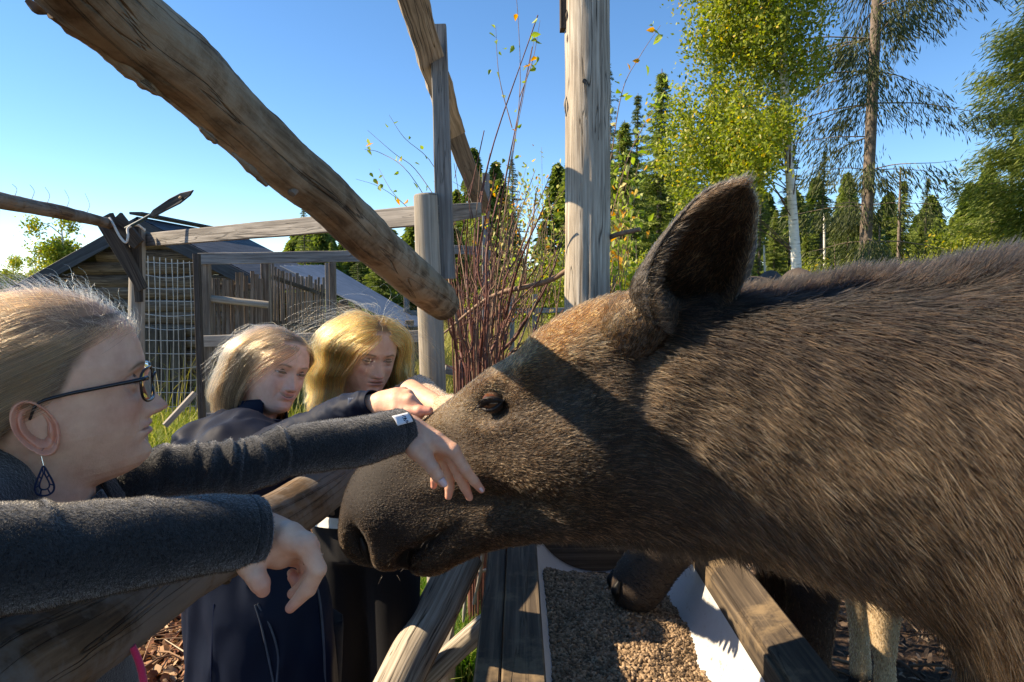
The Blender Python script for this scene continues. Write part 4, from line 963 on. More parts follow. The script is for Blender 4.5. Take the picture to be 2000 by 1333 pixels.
tcn=N(nt,'ShaderNodeTexCoord'); nz=N(nt,'ShaderNodeTexNoise',i_Scale=160.0,i_Detail=5.0); nt.links.new(tcn.outputs['Object'],nz.inputs[0])
mm=N(nt,'ShaderNodeMix',data_type='RGBA',blend_type='MULTIPLY'); mm.inputs[0].default_value=.6; rr_=ramp(nt,[(.3,(.5,.5,.5)),(.7,(1.1,1.1,1.1))]); nt.links.new(nz.outputs[0],rr_.inputs[0]); nt.links.new(at.outputs['Color'],mm.inputs[6]); nt.links.new(rr_.outputs[0],mm.inputs[7])
nt.links.new(mm.outputs[2],b_.inputs['Base Color']); b_.inputs['Roughness'].default_value=.75; bump(nt,b_,nz.outputs[0],dist=.002)
def quad_leg(hip,knee,foot,r0,r1,r2,nl=26):
    return tube_arrays([hip,(hip+knee)/2+np.array([0,0,0]),knee,(knee+foot)/2,foot+np.array([0,0,.06]),foot],[r0,r0*.7,r1,r2,r2*1.15,r2*1.3],nl,20)[:2]
legs=[]
for (s,off,kz) in [(.18,.17,.52),(.18,-.17,.52),(1.38,.17,.62),(1.38,-.17,.62)]:
    q=b0+AX*s+MN*off; f=q+AX*(.02 if s<1 else .06); kn=q+AX*(-.03 if s<1 else .10)
    hp=q.copy(); hp[2]=1.12; kn[2]=kz; f[2]=gz(f[0],f[1]); legs.append(quad_leg(hp,kn,f,.17,.075,.05))
def fuse(name,parts,voxel,colf,mat,parent,smooth_it=6):
    """weld overlapping closed shapes into one continuous surface"""
    Vs=[];Fs=[];o=0
    for V,F,ns in parts:
        V=np.asarray(V); F=[tuple(f) for f in np.asarray(F).tolist()]
        n=len(V); caps=[tuple(range(ns))[::-1],tuple(range(n-ns,n))]
        Vs.append(V); Fs+= [tuple(k+o for k in f) for f in F+caps]; o+=n
    me=bpy.data.meshes.new('tmp'); me.from_pydata(np.vstack(Vs).tolist(),[],Fs)
    ob=bpy.data.objects.new('tmp',me); COL.objects.link(ob)
    r=ob.modifiers.new('r','REMESH'); r.mode='VOXEL'; r.voxel_size=voxel
    s=ob.modifiers.new('s','SMOOTH'); s.iterations=smooth_it; s.factor=.5
    dg=bpy.context.evaluated_depsgraph_get(); ev=ob.evaluated_get(dg); m2=bpy.data.meshes.new_from_object(ev)
    bpy.data.objects.remove(ob)
    co=np.empty(len(m2.vertices)*3,np.float32); m2.vertices.foreach_get('co',co); co=co.reshape(-1,3).astype(float)
    c=colf(co); a=m2.attributes.new('col','FLOAT_COLOR','POINT'); a.data.foreach_set('color',np.hstack([c,np.ones((len(c),1))]).astype(np.float32).ravel())
    m2.polygons.foreach_set('use_smooth',np.ones(len(m2.polygons),bool)); m2.materials.clear(); m2.materials.append(mat); m2.name=name
    return link(name,m2,parent)
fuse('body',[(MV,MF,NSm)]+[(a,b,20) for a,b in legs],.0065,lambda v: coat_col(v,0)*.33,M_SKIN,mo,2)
# ---- fur: strands over the surface, combed from the nose backwards
M_FUR=hair_mat('moose_fur',rough=.42,radial=.5,ior=1.36)
def fur_on(name,V,F,weight,tang,parent,n,lenf,colf,seed,k=4,rad=.0006,lift=.25,sag=.15,jit=.22,mat=None,tipl=1.5,mixv=1.0):
    g=np.random.default_rng(seed); T=np.vstack([F[:,[0,1,2]],F[:,[0,2,3]]]) if F.shape[1]==4 else F
    A=np.linalg.norm(np.cross(V[T[:,1]]-V[T[:,0]],V[T[:,2]]-V[T[:,0]]),axis=1)*weight[T].mean(1)
    idx=g.choice(len(T),n,p=A/A.sum()); r1=np.sqrt(g.random(n)); r2=g.random(n)
    w=np.stack([1-r1,r1*(1-r2),r1*r2],-1); tv=T[idx]
    Pn=(V[tv]*w[:,:,None]).sum(1); Nn=vnormals(V,F); No=unit((Nn[tv]*w[:,:,None]).sum(1)); Tg=(tang[tv]*w[:,:,None]).sum(1)
    Tg=Tg-No*(Tg*No).sum(1)[:,None]; Tg=unit(Tg)
    L=lenf(Pn,No)*(.6+.7*g.random(n)); 
    clump=np.stack([vnoise(Pn,22,seed+q) for q in range(3)],-1)*.35+np.stack([vnoise(Pn,90,seed+5+q) for q in range(3)],-1)*.25
    dr=unit(Tg+No*(lift*(1+.5*g.normal(size=n)))[:,None]+clump*jit*2+g.normal(size=(n,3))*jit*.5)
    dr=dr+No*np.clip(.04-(dr*No).sum(1),0,1)[:,None]
    t=np.linspace(0,1,k)
    Pts=Pn[:,None]+dr[:,None]*(L[:,None]*t)[:,:,None]; Pts=Pts-np.array([0,0,1.0])*(sag*L[:,None]*t**2)[:,:,None]
    curl=unit(g.normal(size=(n,3)))*.08; Pts=Pts+curl[:,None]*(L[:,None]*t**2)[:,:,None]-No[:,None]*.0008
    c=colf(Pn,No); c=c**1.35*.37*np.array([1.10,1.0,.86]); bi=np.where(g.random(n)<.25,6.2,.48)*mixv+(1-mixv); v=np.exp(g.normal(size=n)*.30)*bi; c=c*v[:,None]
    lt=g.random(n)<.10; c=np.where(lt[:,None],np.minimum(c*tipl*1.4+.02,.8),c)
    return hair_obj(name,Pts,rad*(.7+.6*g.random(n)),rad*.25,mat or M_FUR,parent,np.clip(c,.004,.9))
axis=np.gradient(Cm,axis=0); axis=unit(axis)
flow=np.repeat(axis,NSm,0)
# on the neck the hair also falls towards the chest, on the crest it stands up
Xp,Yp=plane_xy(MV); nk=np.clip((Xp-1230)/250,0,1); nearf=np.clip((Vn@MN)+.3,0,1)
flow=unit(flow+np.array([0,0,-1.0])*(nk*.42)[:,None])
ctop=np.tile(np.clip(ct,0,1)[None],(NLm,1)).ravel()
crest=np.clip((ctop-.93)/.07,0,1)*nk
Px,Py=proj(MV); vis=((Px>620)&(Px<2120)&(Py<1420)).astype(float)
vis=vis*np.where((Vn@MN)>-.35,1,.12)+.004
# fewer strands where the coat is short and dense is not needed
def flen(Pn,No):
    X,Y=plane_xy(Pn); L=np.interp(X,[680,760,900,1050,1200,1300,1450,1700,2100],[.003,.004,.008,.012,.018,.028,.036,.045,.05])
    th=np.clip((Y-(1000+np.clip(X-1300,0,900)*.13))/50,0,1)*np.clip((X-1080)/120,0,1); L=L*(1+.7*th)
    return L
fv=vis*np.interp(Xp,[650,860,1000,1250,2100],[3.2,2.4,1.9,1.15,.95])
NF=260000
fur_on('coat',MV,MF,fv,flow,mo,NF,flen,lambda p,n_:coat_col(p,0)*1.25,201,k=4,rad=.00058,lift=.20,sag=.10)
# mane standing along the neck
mw=crest*((Px>1200)&(Px<2150)); mw=mw+1e-9
fur_on('mane',MV,MF,mw,unit(flow*.8+np.array([0,0,.1])),mo,22000,lambda p,n_: np.interp(plane_xy(p)[0],[1300,1450,1650,2000],[.014,.024,.034,.048]),lambda p,n_:np.tile([.055,.034,.024],(len(p),1)),202,k=5,rad=.00055,lift=.85,sag=.0,jit=.3)
# throat and jaw beard
bw=np.clip((-np.tile(ct[None],(NLm,1)).ravel()-.86)/.14,0,1)*((Px>1040)&(Px<1750))+1e-9
fur_on('throat_hair',MV,MF,bw,unit(flow*.5+np.array([0,0,-1.0])),mo,14000,lambda p,n_: np.interp(plane_xy(p)[0],[1040,1200,1300,1500,1750],[.010,.03,.055,.035,.03]),lambda p,n_:np.tile([.05,.038,.03],(len(p),1)),203,k=5,rad=.00055,lift=.35,sag=.3,jit=.3)
# ---- ears
def ear(name,mirror,seed,withfur=True):
    base=MP(1300,640); tip=MP(1432,378)
    if not mirror: base=base+MN*.057; tip=tip+MN*.131
    else: base=base-MN*.085+AX*.005; tip=tip-MN*.131+AX*.012+np.array([0,0,-.022])
    A=tip-base; Lr=np.linalg.norm(A); A/=Lr
    nrm=MN if not mirror else -MN
    Xa=unit(np.cross(np.cross(A,nrm),A)*0+np.cross(nrm,A)); 
    if Xa[0]<0: Xa=-Xa
    Zb=np.cross(A,Xa); 
    if Zb@nrm<0: Zb=-Zb                          # towards the outside of the head
    if not mirror: q_=unit(Zb+Xa*.42); Xa=unit(Xa-Zb*.42); Zb=q_
    ns,nf=70,60; s=np.linspace(0,1,ns)
    wdt=np.interp(s,[0,.06,.14,.25,.5,.7,.85,.93,.98,1],[.014,.044,.066,.074,.068,.056,.043,.031,.017,.003])*MS
    wdt=np.convolve(np.pad(wdt,3,mode='edge'),np.ones(7)/7,'valid')
    bend=.010*s**2
    pl=np.interp(s,[0,.15,.4,.8,1],[-165,-140,-112,-92,-86]); pr=np.interp(s,[0,.15,.4,.8,1],[165,125,98,88,84])
    cup=np.interp(s,[0,.3,.7,1],[.9,.40,.22,.10])
    V=[];Nin=[]
    for a in range(ns):
        c=base+A*Lr*s[a]+Xa*bend[a]
        ph=np.radians(np.linspace(pl[a],pr[a],nf))
        V.append(c[None]+Xa[None]*(wdt[a]*np.sin(ph))[:,None]-Zb[None]*(wdt[a]*cup[a]*np.cos(ph)-wdt[a]*cup[a]*.3)[:,None])
    V=np.array(V).reshape(-1,3); i=np.arange(ns-1)[:,None]; j=np.arange(nf-1)[None]
    F=np.stack([i*nf+j,i*nf+j+1,(i+1)*nf+j+1,(i+1)*nf+j],-1).reshape(-1,4)
    Ni=vnormals(V,F); 
    # normals should point into the cup
    cc=(base+A*Lr*.5+Zb*.05); 
    if np.mean(((cc-V)*Ni).sum(1))<0: F=F[:,::-1].copy(); Ni=-Ni
    Vo=V-Ni*.005
    nV=len(V); bord=[]
    Fa=[tuple(f) for f in F.tolist()]+[tuple(q+nV for q in f[::-1]) for f in F.tolist()]
    rim=[a*nf for a in range(ns)]+[(ns-1)*nf+q for q in range(nf)]+[a*nf+nf-1 for a in range(ns-1,-1,-1)]
    for q in range(len(rim)-1):
        if rim[q]!=rim[q+1]: Fa.append((rim[q],rim[q+1],rim[q+1]+nV,rim[q]+nV))
    col=np.vstack([np.tile([.075,.055,.042],(nV,1)),np.tile([.115,.10,.085],(nV,1))])*.8
    o=mesh_obj(name,np.vstack([V,Vo]),Fa,M_SKIN,mo,attrs={'col':col})
    phn=np.tile(np.linspace(-1,1,nf)[None],(ns,1)).ravel(); sn=np.repeat(s,nf)
    fl=unit(A[None]*.9+Xa[None]*(phn*.5)[:,None]*0-Xa[None]*(phn*.35)[:,None]+Zb[None]*.2)
    edge=np.clip((np.abs(phn)-.72)/.28,0,1)
    if withfur:
        fur_on('ear_fur',V,F,np.ones(nV),fl,o,17000,lambda p,n_:np.full(len(p),.024),lambda p,n_:np.tile([.24,.175,.13],(len(p),1))*np.clip(1+.7*vnoise(p,16,2),.3,2)[:,None],seed,k=4,rad=.0005,lift=.35,sag=.0,jit=.4)
        fur_on('ear_edge_hair',V,F,edge*np.clip(1-sn*.7,0,1)+1e-9,unit(-Xa[None]*np.sign(phn)[:,None]+A[None]*.6+Zb[None]*.3),o,5000,lambda p,n_:np.full(len(p),.026),lambda p,n_:np.tile([.24,.19,.15],(len(p),1)),seed+1,k=4,rad=.0004,lift=.4,sag=.0,jit=.4)
    fur_on('ear_back_fur',Vo,F[:,::-1].copy(),np.ones(nV),np.tile(A[None],(nV,1)),o,12000 if withfur else 6000,lambda p,n_:np.full(len(p),.011),lambda p,n_:np.tile([.17,.15,.13],(len(p),1)),seed+2,k=3,rad=.0005,lift=.15,sag=.0,jit=.2)
    # muscular cone joining ear and skull
    q=np.array(base)-Zb*.02
    Vc,Fc,_=tube_arrays([MP(1225,665)-MN*(-.050 if not mirror else .050),MP(1262,630)+ (MN if not mirror else -MN)*.070,base-Zb*.018+A*.02,base+A*Lr*.18-Zb*.022],[.068,.062,.052,.034],30,30)
    cn=mesh_obj('ear_base',Vc,Fc,M_SKIN,o,attrs={'col':np.tile([.09,.07,.055],(len(Vc),1))})
    if withfur: fur_on('ear_base_fur',Vc,Fc,np.ones(len(Vc)),np.tile(A[None],(len(Vc),1)),o,16000,lambda p,n_:np.full(len(p),.014),lambda p,n_:coat_col(p,0)*1.25,seed+3,k=3,rad=.0005,lift=.2,sag=0,jit=.25)
    return o
ear('ear',False,210); ear('ear',True,220,False)
# ---- eyes
def eye(sgn):
    c=MP(986,775)+MN*sgn*.0735
    e=None; ns=24
    V=[];F=[]
    bm=bmesh.new(); bmesh.ops.create_uvsphere(bm,u_segments=32,v_segments=20,radius=.0215)
    # brown iris with dark horizontal pupil, by vertex colour on the ball
    out=unit(MN*sgn+np.array([-.35,0,.12]))
    me=bpy.data.meshes.new('eyeball'); bm.to_mesh(me); bm.free()
    co=np.array([v.co[:] for v in me.vertices]); d=unit(co)@out; up=np.cross(out,[0,0,1.0]); lat=co@unit(up)/.0215; ver=co[:,2]/.0215
    col=np.tile([.055,.035,.025],(len(co),1)); col[d>.55]=[.10,.036,.014]; col[(np.abs(lat)<.34)&(np.abs(ver-.08)<.17)&(d>.8)]=[.008,.006,.005]
    a=me.attributes.new('col','FLOAT_COLOR','POINT'); a.data.foreach_set('color',np.hstack([col,np.ones((len(col),1))]).astype(np.float32).ravel())
    me.polygons.foreach_set('use_smooth',np.ones(len(me.polygons),bool)); me.transform(Matrix.Translation(Vector(c)))
    m,nt,b,o_=new_mat('moose_eye'); at=N(nt,'ShaderNodeAttribute',attribute_name='col'); nt.links.new(at.outputs['Color'],b.inputs['Base Color']); b.inputs['Roughness'].default_value=.12; b.inputs['Specular IOR Level'].default_value=.35
    me.materials.append(m); e=link('eyeball',me,mo)
    # lids: two fleshy arcs round the ball
    Hh=unit(AX*1.0+np.array([0,0,.30])); Up=unit(np.cross(Hh,MN*sgn)); 
    if Up[2]<0: Up=-Up
    for (sg,op,th) in ((1,.0095,.0062),(-1,.0105,.0036)):
        pts=[]
        for t in np.linspace(-1.25,1.25,11):
            x=t*.0225; z=sg*op*math.cos(min(1,abs(t))*1.45)+ (-.001 if sg>0 else 0)
            y=math.sqrt(max(.0001,.0228**2-min(abs(x),.0195)**2-z*z))
            pts.append(c+Hh*x+Up*z+MN*sgn*(y-.001))
        tube('eyelid',pts,[th*.4,th,th*1.1,th,th*.4],plain_mat('lid_skin',(.016,.011,.009),rough=.55,var=.3,scale=200),mo,nl=30,ns=12)
    if sgn>0:
        g=np.random.default_rng(3); n=90; S=np.empty((n,5,3))
        for k in range(n):
            t=g.uniform(-.9,.7); p=c+Hh*t*.0195+Up*(.0115*math.cos(t*1.3)+.002)+MN*.0225; d=unit(MN*.9+Up*(-.45)+Hh*(-.25+.3*g.normal()))
            for q in range(5): S[k,q]=p+d*.011*q/4+Up*(.0035*(q/4)**2)
        hair_obj('eyelash',S,.00035,.00012,hair_mat('lash',simple=True),mo,np.tile([.02,.015,.012],(n,1)))
eye(1); eye(-1)
# nostril: a dark comma between two folds; mouth line
tube('nostril',[MP(734,1030)+MN*.062,MP(741,1052)+MN*.061,MP(746,1080)+MN*.052],[.004,.0085,.004],plain_mat('nostril_dark',(.008,.006,.005),rough=.6),mo,nl=16,ns=14)
# a few whiskers
g=np.random.default_rng(8); n=30; S=np.empty((n,6,3))
for k in range(n):
    px,py=g.uniform(720,900),g.uniform(960,1100); p=MP(px,py)+MN*.074; d=unit(MN*.9+np.array([-.3,0,-.5])+g.normal(size=3)*.4); l=g.uniform(.008,.022)
    for q in range(6): S[k,q]=p+d*l*q/5+np.array([0,0,-1])*l*.3*(q/5)**2
hair_obj('whisker',S,.0002,.00008,M_FUR,mo,np.tile([.12,.09,.07],(n,1)))

# ------------------------------------------------------------------ moose eating from the trough behind, and a pale-legged one
def small_moose(lab,bx,by,ang,s,headdown,colr,legcol,seed,reach=.62):
    e=empty('moose',(bx,by,0),lab,'moose',None); ca,sa=math.cos(ang),math.sin(ang)
    def W(x,y,z): return np.array([bx+(x*ca-y*sa)*s,by+(x*sa+y*ca)*s,z*s])
    # trunk from rump (x=+) to chest (x=0), neck and head towards -x
    def loft(sts,n=90,m=40):
        c=catmull([W(x,y,z) for x,y,z,h,w in sts],n); h=resample([q[3]*s for q in sts],n); w=resample([q[4]*s for q in sts],n)
        hh=catmull([[q[3]*s,q[4]*s,0] for q in sts],n); h,w=hh[:,0],hh[:,1]
        T=unit(np.gradient(c,axis=0)); S_=np.array([-sa,ca,0]); U=unit(np.cross(T,S_)); 
        if U[n//3][2]<0: U=-U
        th=np.linspace(0,2*np.pi,m,endpoint=False)
        V=c[:,None]+U[:,None]*(h[:,None]*np.cos(th))[:,:,None]+S_[None,None]*(w[:,None]*np.sin(th))[:,:,None]
        i=np.arange(n-1)[:,None]; j=np.arange(m)[None]; j2=(j+1)%m
        return V.reshape(-1,3),np.stack([i*m+j,i*m+j2,(i+1)*m+j2,(i+1)*m+j],-1).reshape(-1,4),m
    body=loft([(1.28,0,1.05,.06,.05),(1.2,0,1.05,.24,.15),(.9,0,1.02,.30,.21),(.45,0,1.02,.31,.22),(.08,0,1.06,.33,.19),(-.12,0,1.06,.22,.14)])
    if headdown: hs=[(.05,0,1.10,.24,.13),(-.06,0,1.12,.17,.11),(-.13,0,1.04,.135,.09),(-.20,0,.95,.115,.078),(-.27,0,.865,.095,.062),(-.33,0,.79,.082,.058),(-.375,0,.73,.085,.068),(-.40,0,.685,.074,.070),(-.415,0,.655,.050,.052),(-.418,0,.642,.012,.014)]
    else: hs=[(.05,0,1.15,.24,.13),(-.15,0,1.3,.15,.10),(-.3,0,1.45,.12,.08),(-.42,0,1.48,.10,.08),(-.62,0,1.40,.08,.06),(-.72,0,1.33,.07,.055),(-.76,0,1.31,.03,.03)]
    head=loft(hs)
    parts=[body,head]
    for (x,y,fw) in [(.10,.11,0),(.10,-.11,0),(1.08,.11,1),(1.08,-.11,1)]:
        h=W(x,y,.95); k=W(x-(.02 if not fw else -.06),y,.46 if not fw else .52); f=W(x+(.0 if not fw else .03),y,0); f[2]=gz(f[0],f[1])
        V,F=quad_leg(h,k,f,.10*s,.058*s,.034*s); parts.append((V,F,20))
    def colf(v):
        c=np.tile(np.array(colr),(len(v),1)); w=np.clip((.72*s-v[:,2])/.12,0,1); x=(v[:,0]-bx)*ca+(v[:,1]-by)*sa; w=w*(x>-.12*s)
        c=c*(1-w[:,None])+np.array(legcol)[None]*w[:,None]
        w2=np.clip((.10-v[:,2])/.03,0,1)[:,None]*(x>-.12*s)[:,None]; return c*(1-w2)+np.array([.03,.03,.035])[None]*w2
    o=fuse('body',parts,.010,lambda v:colf(v)*.75,M_SKIN,e,4)
    me=o.data; co=np.empty(len(me.vertices)*3,np.float32); me.vertices.foreach_get('co',co); co=co.reshape(-1,3).astype(float)
    Fq=np.array([tuple(p.vertices) for p in me.polygons if len(p.vertices)==4])
    x=(co[:,0]-bx)*ca+(co[:,1]-by)*sa
    fl=np.zeros_like(co); fl[:,0]=ca; fl[:,1]=sa; low_=np.clip((.75*s-co[:,2])/.1,0,1)*(x>-.12*s); fl=unit(fl*(1-low_[:,None])+np.array([0,0,-1.0])*(low_[:,None]+.35))
    pxx,pyy=proj(co); vis=((pxx>1000)&(pxx<2050)&(pyy>980)&(pyy<1450)).astype(float)+.02
    fur_on('coat',co,Fq,vis,fl,e,46000,lambda p,n_:np.full(len(p),.011),lambda p,n_:colf(p)*1.1,seed,k=3,rad=.0008,lift=.18,sag=.1,jit=.2)
    if headdown:
        tip=hs[-2]; 
        for sg in (1,-1):
            tube('nostril',[W(tip[0]-.035,sg*.040,tip[2]+.085),W(tip[0]-.045,sg*.038,tip[2]+.055),W(tip[0]-.040,sg*.030,tip[2]+.025)],[.006,.015,.006],plain_mat('nostril_dark',(.006,.005,.004),rough=.5),e,nl=12,ns=12)
        tube('lower_lip',[W(tip[0]+.05,.045,tip[2]+.02),W(tip[0]+.02,0,tip[2]-.028),W(tip[0]+.05,-.045,tip[2]+.02)],[.015,.026,.015],plain_mat('lip_skin',(.05,.036,.028),rough=.6,bumpd=.003,scale=120),e,nl=20,ns=16)
        g2=np.random.default_rng(9); m=2600; S=np.empty((m,5,3))
        for k in range(m):
            p=W(-.02+.10*(g2.random()),g2.normal()*.05,.93+.05*g2.random()); l=.05+.08*g2.random(); d=unit(np.array([g2.normal()*.15+.1,g2.normal()*.2,-1]))
            for q in range(5): S[k,q]=p+d*l*q/4
        hair_obj('bell_hair',S,.0007,.0003,M_FUR,e,np.tile([.03,.022,.017],(m,1)))
    for sg in (1,-1):
        i0=4 if headdown else 3; q=hs[i0]; 
        tube('ear',[W(hs[2][0],sg*.08,hs[2][2]+.08),W(hs[2][0]+.04,sg*.17,hs[2][2]+.12),W(hs[2][0]+.07,sg*.25,hs[2][2]+.12)],[.03*s,.045*s,.006],M_SKIN,e,nl=14,ns=12).data.attributes.new('col','FLOAT_COLOR','POINT').data.foreach_set('color',[.07,.055,.045,1]*(14*12+2))
    return e
small_moose('dark young moose with its muzzle down in the feed pellets',.74,1.93,R(2),.97,True,[.058,.040,.029],[.085,.058,.04],301,reach=.31)
small_moose('moose with pale tan legs standing behind the dark young moose',1.22,2.40,R(-6),1.0,False,[.12,.09,.066],[.75,.58,.38],302)
# ------------------------------------------------------------------ people
def smin(a,b,k):
    h=np.clip(.5+.5*(b-a)/k,0,1); return b*(1-h)+a*h-k*h*(1-h)
def surface_nets(f,o,h):
    """quads of the zero surface of a sampled field"""
    nx,ny,nz=f.shape; s=f<0
    c=np.zeros((nx-1,ny-1,nz-1),int)
    cor=[(i,j,k) for i in (0,1) for j in (0,1) for k in (0,1)]
    for (i,j,k) in cor: c+=s[i:nx-1+i,j:ny-1+j,k:nz-1+k]
    act=(c>0)&(c<8); idx=-np.ones(act.shape,int); A=np.argwhere(act); idx[act]=np.arange(len(A))
    acc=np.zeros((len(A),3)); cnt=np.zeros(len(A))
    for a in range(3):
        for u in (0,1):
            for v in (0,1):
                p=[0,0,0]; q=[1 if t==a else 0 for t in range(3)]; b=[t for t in range(3) if t!=a]; p[b[0]]=u;p[b[1]]=v; q[b[0]]=u;q[b[1]]=v
                f0=f[A[:,0]+p[0],A[:,1]+p[1],A[:,2]+p[2]]; f1=f[A[:,0]+q[0],A[:,1]+q[1],A[:,2]+q[2]]
                m=(f0<0)!=(f1<0); t=np.where(m,f0/(f0-f1+1e-12),0)
                pt=np.array(p)[None]+t[:,None]*(np.array(q)-np.array(p))[None]
                acc+=pt*m[:,None]; cnt+=m
    V=(A+acc/cnt[:,None])*h+o
    Fs=[]
    for a in range(3):
        b,c_=[(1,2),(2,0),(0,1)][a]
        sl0=[slice(1,-1)]*3; sl0[a]=slice(0,-1); sl1=[slice(1,-1)]*3; sl1[a]=slice(1,None)
        s0=s[tuple(sl0)]; s1=s[tuple(sl1)]; E=np.argwhere(s0!=s1); 
        if not len(E): continue
        off=[1,1,1]; off[a]=0; G_=E+np.array(off); st=s0[s0!=s1]
        def I(db,dc):
            q=G_.copy(); q[:,b]-=db; q[:,c_]-=dc; return idx[q[:,0],q[:,1],q[:,2]]
        Q=np.stack([I(1,1),I(0,1),I(0,0),I(1,0)],-1); Q[~st]=Q[~st][:,::-1]; Fs.append(Q)
    return V,np.vstack(Fs)
def laplace(V,F,it=2,f=.5):
    E=np.vstack([F[:,[0,1]],F[:,[1,2]],F[:,[2,3]],F[:,[3,0]]]); n=len(V)
    for _ in range(it):
        S=np.zeros_like(V); c=np.zeros(n)
        for a,b in ((0,1),(1,0)):
            for k in range(3): S[:,k]+=np.bincount(E[:,a],V[E[:,b],k],n)
            c+=np.bincount(E[:,a],minlength=n)
        V=V*(1-f)+S/c[:,None]*f
    return V
def sd_chain(X,pts,rad):
    d=None
    for k in range(len(pts)-1):
        a,b=np.array(pts[k],float),np.array(pts[k+1],float); ab=b-a; t=np.clip(((X-a)@ab)/(ab@ab),0,1)
        q=np.linalg.norm(X-a-t[...,None]*ab,axis=-1)-(rad[k]*(1-t)+rad[k+1]*t)
        d=q if d is None else smin(d,q,.003)
    return d
def make_hand(palm,fingers,h=.00125,kp=.012,kf=.005):
    """palm: chains blended softly; fingers: chains kept apart from each other"""
    allp=np.array([p for ch,_ in palm+fingers for p in ch]); lo=allp.min(0)-.03; hi=allp.max(0)+.03
    n=np.ceil((hi-lo)/h).astype(int)
    g=np.stack(np.meshgrid(*[lo[k]+np.arange(n[k])*h for k in range(3)],indexing='ij'),-1).astype(np.float32)
    dp=None
    for ch,r in palm:
        q=sd_chain(g,ch,r); dp=q if dp is None else smin(dp,q,kp)
    df=None
    for ch,r in fingers:
        q=sd_chain(g,ch,r); df=q if df is None else smin(df,q,.0012)
    f=smin(dp,df,kf)
    V,F=surface_nets(f,lo,h); return laplace(V.astype(float),F,2),F
SKIN_C=np.array([.74,.445,.30])
def skin_mat():
    m,nt,b,out=new_mat('skin'); L=nt.links.new
    at=N(nt,'ShaderNodeAttribute',attribute_name='col'); tc=N(nt,'ShaderNodeTexCoord')
    n=N(nt,'ShaderNodeTexNoise',i_Scale=45.0,i_Detail=5.0,i_Roughness=.6); L(tc.outputs['Object'],n.inputs[0])
    r=ramp(nt,[(.3,(.84,.70,.67)),(.7,(1.08,1.07,1.05))]); L(n.outputs[0],r.inputs[0])
    mx=N(nt,'ShaderNodeMix',data_type='RGBA',blend_type='MULTIPLY'); mx.inputs[0].default_value=.8; L(at.outputs['Color'],mx.inputs[6]); L(r.outputs[0],mx.inputs[7]); L(mx.outputs[2],b.inputs['Base Color'])
    b.inputs['Roughness'].default_value=.48; b.inputs['Specular IOR Level'].default_value=.4
    b.inputs['Subsurface Weight'].default_value=.22; b.inputs['Subsurface Radius'].default_value=(1,.35,.2); b.inputs['Subsurface Scale'].default_value=.006
    n2=N(nt,'ShaderNodeTexNoise',i_Scale=420.0,i_Detail=5.0,i_Roughness=.7); L(tc.outputs['Object'],n2.inputs[0]); bump(nt,b,n2.outputs[0],dist=.0011,strength=.6)
    return m
M_HSKIN=skin_mat()
Z_=  [.113,.109,.100,.085,.065,.045,.028,.014,.002,-.012,-.028,-.040,-.050,-.060,-.070,-.080,-.090,-.099,-.107,-.113,-.118,-.124]
XF=  [.000,.028,.056,.077,.0890,.094,.0960,.0945,.0900,.0870,.0868,.0875,.089,.088,.0855,.0840,.0840,.0815,.0730,.057,.036,.008]
XB=  [.010,-.034,-.060,-.081,-.096,-.103,-.105,-.104,-.102,-.098,-.090,-.082,-.074,-.066,-.055,-.046,-.036,-.028,-.018,-.010,-.004,.0]
WW=  [.000,.030,.050,.0640,.0720,.0750,.0755,.0745,.0735,.0725,.0705,.0685,.0660,.0625,.0585,.0540,.0485,.0425,.0350,.027,.018,.004]
X0=-.008
